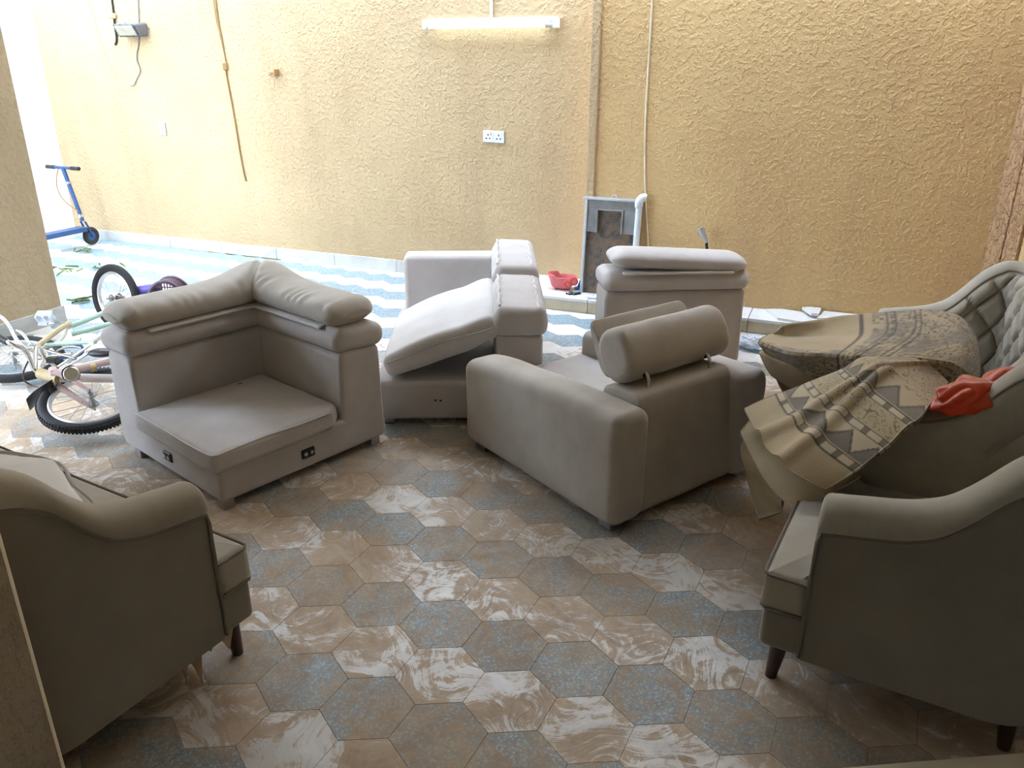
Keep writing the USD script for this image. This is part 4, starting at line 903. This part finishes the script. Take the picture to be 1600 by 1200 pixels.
cb = cable('hanging_cable', 'short frayed black cable hanging beside the bulkhead lamp', [(172, -40), (175, 0), (178, 26), (180, 45), (182, 58), (180, 70)], 0.009, BLACK)
k0 = wpt(176, 25, OL - .02); cb.part('tape_wrap', rbox(k0 - np.array([.035, .02, .022]) - cb.loc, k0 + np.array([.03, .01, .022]) - cb.loc, 0.012, 3, 2), WIRE_Y, label='tan tape wrap')
cb.part('stray_strand', tube(smooth_path([wpt(181, 50, OL - .01), wpt(187, 48, OL - .03), wpt(184, 57, OL - .02)], 14), 0.004, 6), BLACK, world=True)
w1 = cable('wall_wire', 'long brown wire slanting down the middle of the yellow wall', [(333, -40), (337, 2), (342, 40), (349, 76), (352, 104), (358, 140), (364, 172), (372, 220), (379, 260), (384, 283)], 0.006, WIRE_B)
w1.part('second_strand', tube(smooth_path([wpt(x, y, OL - .012) for x, y in ((327, -40), (332, 0), (339, 42), (346, 70), (352, 102))], 40), 0.006, 8), WIRE_Y, world=True)
w1.part('knot', rbox(wpt(352, 104, OL - .014) - np.array([.02, .012, .03]) - w1.loc, wpt(352, 104, OL - .014) + np.array([.02, .012, .03]) - w1.loc, 0.01, 3, 2), WIRE_B)
cable('thin_wire', 'hair-thin reddish wire arcing down the brightest part of the wall', [(128, -40), (140, 5), (152, 50), (168, 95), (184, 127)], 0.0022, WIRE_Y)
cable('wall_cable', 'thin cream cable hanging down the ochre wall right of the strip', [(1021, -60), (1019, 0), (1012, 120), (1008, 210), (1009, 320), (1014, 400)], 0.006, CABLE, ORT - .007)
# little bracket stub
s_, z_ = onwall(430, 115, OL)
st = Thing('bracket_stub', 'small terracotta bracket stub on the yellow wall', 'bracket', W(s_, OL, z_), ANG_W)
st.part('block', rbox((-0.035, -0.05, -0.018), (0.03, 0.0, 0.016), 0.004, 2, 2), TERRA); st.part('end_plate', rbox((0.028, -0.056, -0.018), (0.042, 0.0, 0.034), 0.003, 2, 2), WIRE_B)

# ------------------------------------------------------------------ on the ledge
ZL = 0.102
p0 = W(-1.69, ORT - 0.085, ZL)
cab = Thing('meter_cabinet_door', 'old grey metal cabinet front with square opening leaning on the wall strip', 'cabinet', p0, ANG_W)
hgt_, wd = 0.675, 0.375
def lean(m):
    v = np.array(m.vertices); m.vertices = np.c_[v[:, 0], v[:, 1] + v[:, 2] * 0.085, v[:, 2]]; return m
CONC = mat('rusty_cement', {'tc': ('texture_coordinate', {}), 'n': ('noise_texture', {'scale': 14.0, 'detail': 8.0, 'roughness': 0.7}), 'r': ('rgb_ramp', {'ramp': [(0.3, (0.05, 0.042, 0.035)), (0.5, (0.15, 0.12, 0.095)), (0.62, (0.22, 0.13, 0.07)), (0.75, (0.30, 0.27, 0.23))]}), 'b': ('bump', {'strength': 0.6, 'distance': 0.006}), 'p': ('principled_bsdf', {'roughness': 0.9})},
    [('tc.object', 'n.vector'), ('n.fac', 'r.fac'), ('r.color', 'p.base_color'), ('n.fac', 'b.height'), ('b.normal', 'p.normal')])
cab.part('back_plate', lean(bbox((0.02, 0.012, 0.0), (wd, 0.024, hgt_ - 0.02), 0.003)), CONC, label='stained cement back plate')
cab.part('frame_side', lean(bbox((0.0, -0.018, 0.0), (0.022, 0.03, hgt_), 0.003)), GALV)
cab.part('frame_side', lean(bbox((wd - 0.006, -0.018, 0.0), (wd + 0.012, 0.03, hgt_), 0.003)), GALV)
cab.part('frame_top', lean(bbox((-0.012, -0.024, hgt_ - 0.012), (wd + 0.02, 0.03, hgt_ + 0.004), 0.003)), GALV)
zt = hgt_ - 0.235
for lo, hi in (((0.02, -0.008, hgt_ - 0.075), (wd, 0.0, hgt_ - 0.01)), ((0.02, -0.008, zt), (0.095, 0.0, hgt_ - 0.075)), ((0.275, -0.008, zt), (wd, 0.0, hgt_ - 0.075))): cab.part('sheet_panel', lean(bbox(lo, hi, 0.002)), GREYMETAL)
for lo, hi in (((0.088, -0.02, zt), (0.10, 0.012, hgt_ - 0.07)), ((0.27, -0.02, zt), (0.282, 0.012, hgt_ - 0.07)), ((0.088, -0.02, hgt_ - 0.082), (0.282, 0.012, hgt_ - 0.07))): cab.part('opening_flange', lean(bbox(lo, hi, 0.002)), GREYMETAL)
cab.part('hasp', lean(tube(smooth_path([(0.19, 0.0, hgt_), (0.19, 0.0, hgt_ + 0.02), (0.215, 0.0, hgt_ + 0.022), (0.215, 0.0, hgt_)], 12), 0.004, 6)), GALV)
# pipe beside it
a = wpt(991, 390, ORT - 0.06); s_, _z = onwall(999, 312, ORT - 0.06)
pp = Thing('drain_pipe', 'white plastic pipe with elbow standing beside the metal cabinet front', 'pipe', W(s_ - .002, ORT - 0.10, ZL))
pp.part('pipe', cyl(W(s_ - .002, ORT - 0.10, ZL), W(s_, ORT - 0.055, 0.755), 0.022, 18), PVC, world=True)
pp.part('elbow', tube(smooth_path([W(s_, ORT - 0.055, 0.74), W(s_ + .002, ORT - 0.055, 0.78), W(s_ + .012, ORT - 0.045, 0.795), W(s_ + .035, ORT - 0.03, 0.797)], 16), 0.028, 16), PVC, world=True)
# sprayer on a hose
hz = wpt(1101, 372, ORT - .08); hb_ = W(hz @ DW + 0.06, ORT - 0.08, ZL)
ho = Thing('sprayer_hose', 'grey hand sprayer on a stiff hose sticking up behind the end unit', 'hose', hb_)
ho.part('hose', tube(smooth_path([hb_, W(hz @ DW + .05, ORT - .08, .3), W(hz @ DW + 0.012, ORT - .08, hz[2] - 0.02)], 20), 0.010, 10), BLACK, world=True)
ho.part('sprayer_head', tube(smooth_path([W(hz @ DW + 0.015, ORT - .08, hz[2] - 0.03), hz, W(hz @ DW - 0.035, ORT - .08, hz[2] + 0.065)], 14), np.r_[np.linspace(0.012, 0.018, 6), np.linspace(0.02, 0.026, 8)], 14), GALV, world=True)
# broken white slabs
for i, (pts, lbl, tilt) in enumerate((
    ([(1197, 484), (1222, 484), (1300, 496), (1270, 507), (1215, 498)], 'broken white marble slab on the ledge, widest of the pieces', 0.0),
    ([(1252, 489), (1266, 486), (1282, 488), (1278, 500), (1266, 499)], 'small white marble chip between the two larger broken slabs', 0.012),
    ([(1288, 485), (1340, 496), (1330, 505), (1276, 502)], 'pointed white marble offcut on the ledge beside the rug', 0.006),
    ([(1358, 487), (1378, 488), (1376, 500), (1352, 498)], 'small pale offcut on the ledge by the loveseat arm', 0.004))):
    zz = ZL + 0.01; Q = np.array([G(x, y, zz) for x, y in pts]); o_ = Q @ NW
    Q = Q - np.outer(np.maximum(o_ - (ORT - 0.01), 0), NW); c_ = Q.mean(0)
    poly = Polygon([(q[0] - c_[0], q[1] - c_[1]) for q in Q]).convex_hull
    t = Thing('marble_offcut', lbl, 'offcut', (c_[0], c_[1], ZL if i in (0, 3) else ZL + (0.0175 if i == 2 else 0.035)))
    m = trimesh.creation.extrude_polygon(poly, 0.017, engine='earcut'); t.part('slab', m, SLAB_W, smooth=False)
# red toy and blue scrap
tc_ = G(878, 447, ZL + 0.02); tc_ = np.array([tc_[0], tc_[1], ZL])
ty = Thing('toy_truck', 'red plastic toy cart lying on the ledge beside the cabinet front', 'toy', tc_, -15)
ang = np.linspace(0, 2 * math.pi, 40, endpoint=False); rg = []
for z, sx, sy_ in ((0.012, 0.065, 0.04), (0.03, 0.08, 0.05), (0.09, 0.105, 0.062), (0.094, 0.112, 0.068), (0.098, 0.108, 0.064), (0.088, 0.098, 0.056), (0.035, 0.072, 0.042), (0.025, 0.05, 0.03)):
    rg.append(np.c_[sx * np.sign(np.cos(ang)) * abs(np.cos(ang)) ** .7, sy_ * np.sign(np.sin(ang)) * abs(np.sin(ang)) ** .7, z + 0.02 * (np.cos(ang) < -0.3) * (z > .05)])
ty.part('tub', loft(rg), RED_L)
for x in (0.055, 0.10):
    w = ty.part('wheel', rot(torus((x, -0.075, 0.06 + (x - .055) * .5), (0, 1, 0), 0.022, 0.012, 24, 8), 0, (0, 0, 1)), RED)
    ty.part('hub', cyl((x, -0.085, 0.06 + (x - .055) * .5), (x, -0.062, 0.06 + (x - .055) * .5), 0.014, 14), RED_L, parent=w)
ty.part('keel', bbox((-0.05, -0.02, 0), (0.06, 0.02, 0.02), 0.005), RED)
bc_ = G(905, 452, ZL); bt = Thing('toy_scrap', 'blue broken plastic toy piece on the ledge beside the red cart', 'toy', bc_)
bt.part('blade', rot(rbox((-0.02, -0.012, 0.0), (0.025, 0.012, 0.075), 0.008, 3, 3), 18, (0, 1, 0)), BLUEP); bt.part('foot', rbox((-0.035, -0.02, 0.0), (0.03, 0.02, 0.018), 0.006, 3, 2), BLUEP)
bk = G(896, 460, ZL); t = Thing('rubble', 'dark bits of rubble under the red toy cart', 'rubble', bk, kind='stuff')
t.part('bits', cat_(*[move(rot(trimesh.creation.icosahedron(), 40 * i, (1, i, 2)).apply_scale(0.008 + 0.004 * (i % 3)), (rng.uniform(-.05, .04), rng.uniform(-.015, .01), 0.006)) for i in range(14)]), BLACK, smooth=False)
# white hose end on the ledge
hs = [G(918, 463, ZL + .012), G(930, 465, ZL + .012), G(945, 465, ZL + .012), G(965, 469, ZL + .012)]
t = Thing('hose_offcut', 'short white hose lying at the foot of the cabinet front', 'hose', hs[0] - np.array([0, 0, .012])); t.part('hose', tube(smooth_path(hs, 20), 0.009, 10), PVC, world=True)

# ------------------------------------------------------------------ on the floor
pb = G(1182, 545, 0.0)
t = Thing('plastic_film', 'crumpled clear plastic film on the floor behind the armchair', 'plastic film', pb)
m = trimesh.creation.icosphere(subdivisions=4); v = np.array(m.vertices); v *= (0.6 + 0.8 * np.abs(meshkit.fbm(v * 2.6, 3, 2) - .5) * 2)[:, None]; m.vertices = v * np.array([0.14, 0.10, 0.05]) + np.array([0, 0, 0.045]); t.part('film', m, CLEAR, smooth=10)
def litter(x, y, label, n, spread, seed):
    r_ = np.random.default_rng(seed); t = Thing('leaf_litter', label, 'leaves', G(x, y), kind='stuff'); L_ = []
    for i in range(n):
        a = r_.uniform(0, 6.28); w_, l_ = r_.uniform(.006, .012), r_.uniform(.025, .06); U_, V_ = np.meshgrid(np.linspace(-1, 1, 5), np.linspace(-1, 1, 3), indexing='ij')
        P = np.dstack([l_ * U_, w_ * V_ * (1 - U_ ** 2 * .9), 0.01 + 0.012 * V_ ** 2 + 0.006 * r_.uniform() + 0.01 * U_]); m = sheet(P, 0.0015); m = rot(m, math.degrees(a), (0, 0, 1)); L_.append(move(m, (*r_.normal(0, spread, 2) * np.array([1.0, 0.7]), 0)))
    t.part('leaves', cat_(*L_), LEAF, smooth=False)
litter(133, 394, 'green fallen leaves on the yard floor below the scooter', 9, 0.06, 3)
litter(115, 420, 'dry scattered leaves on the yard floor beside the pillar', 12, 0.16, 5)
litter(125, 473, 'small heap of dry leaves beside the purple bicycle wheel', 10, 0.04, 6)
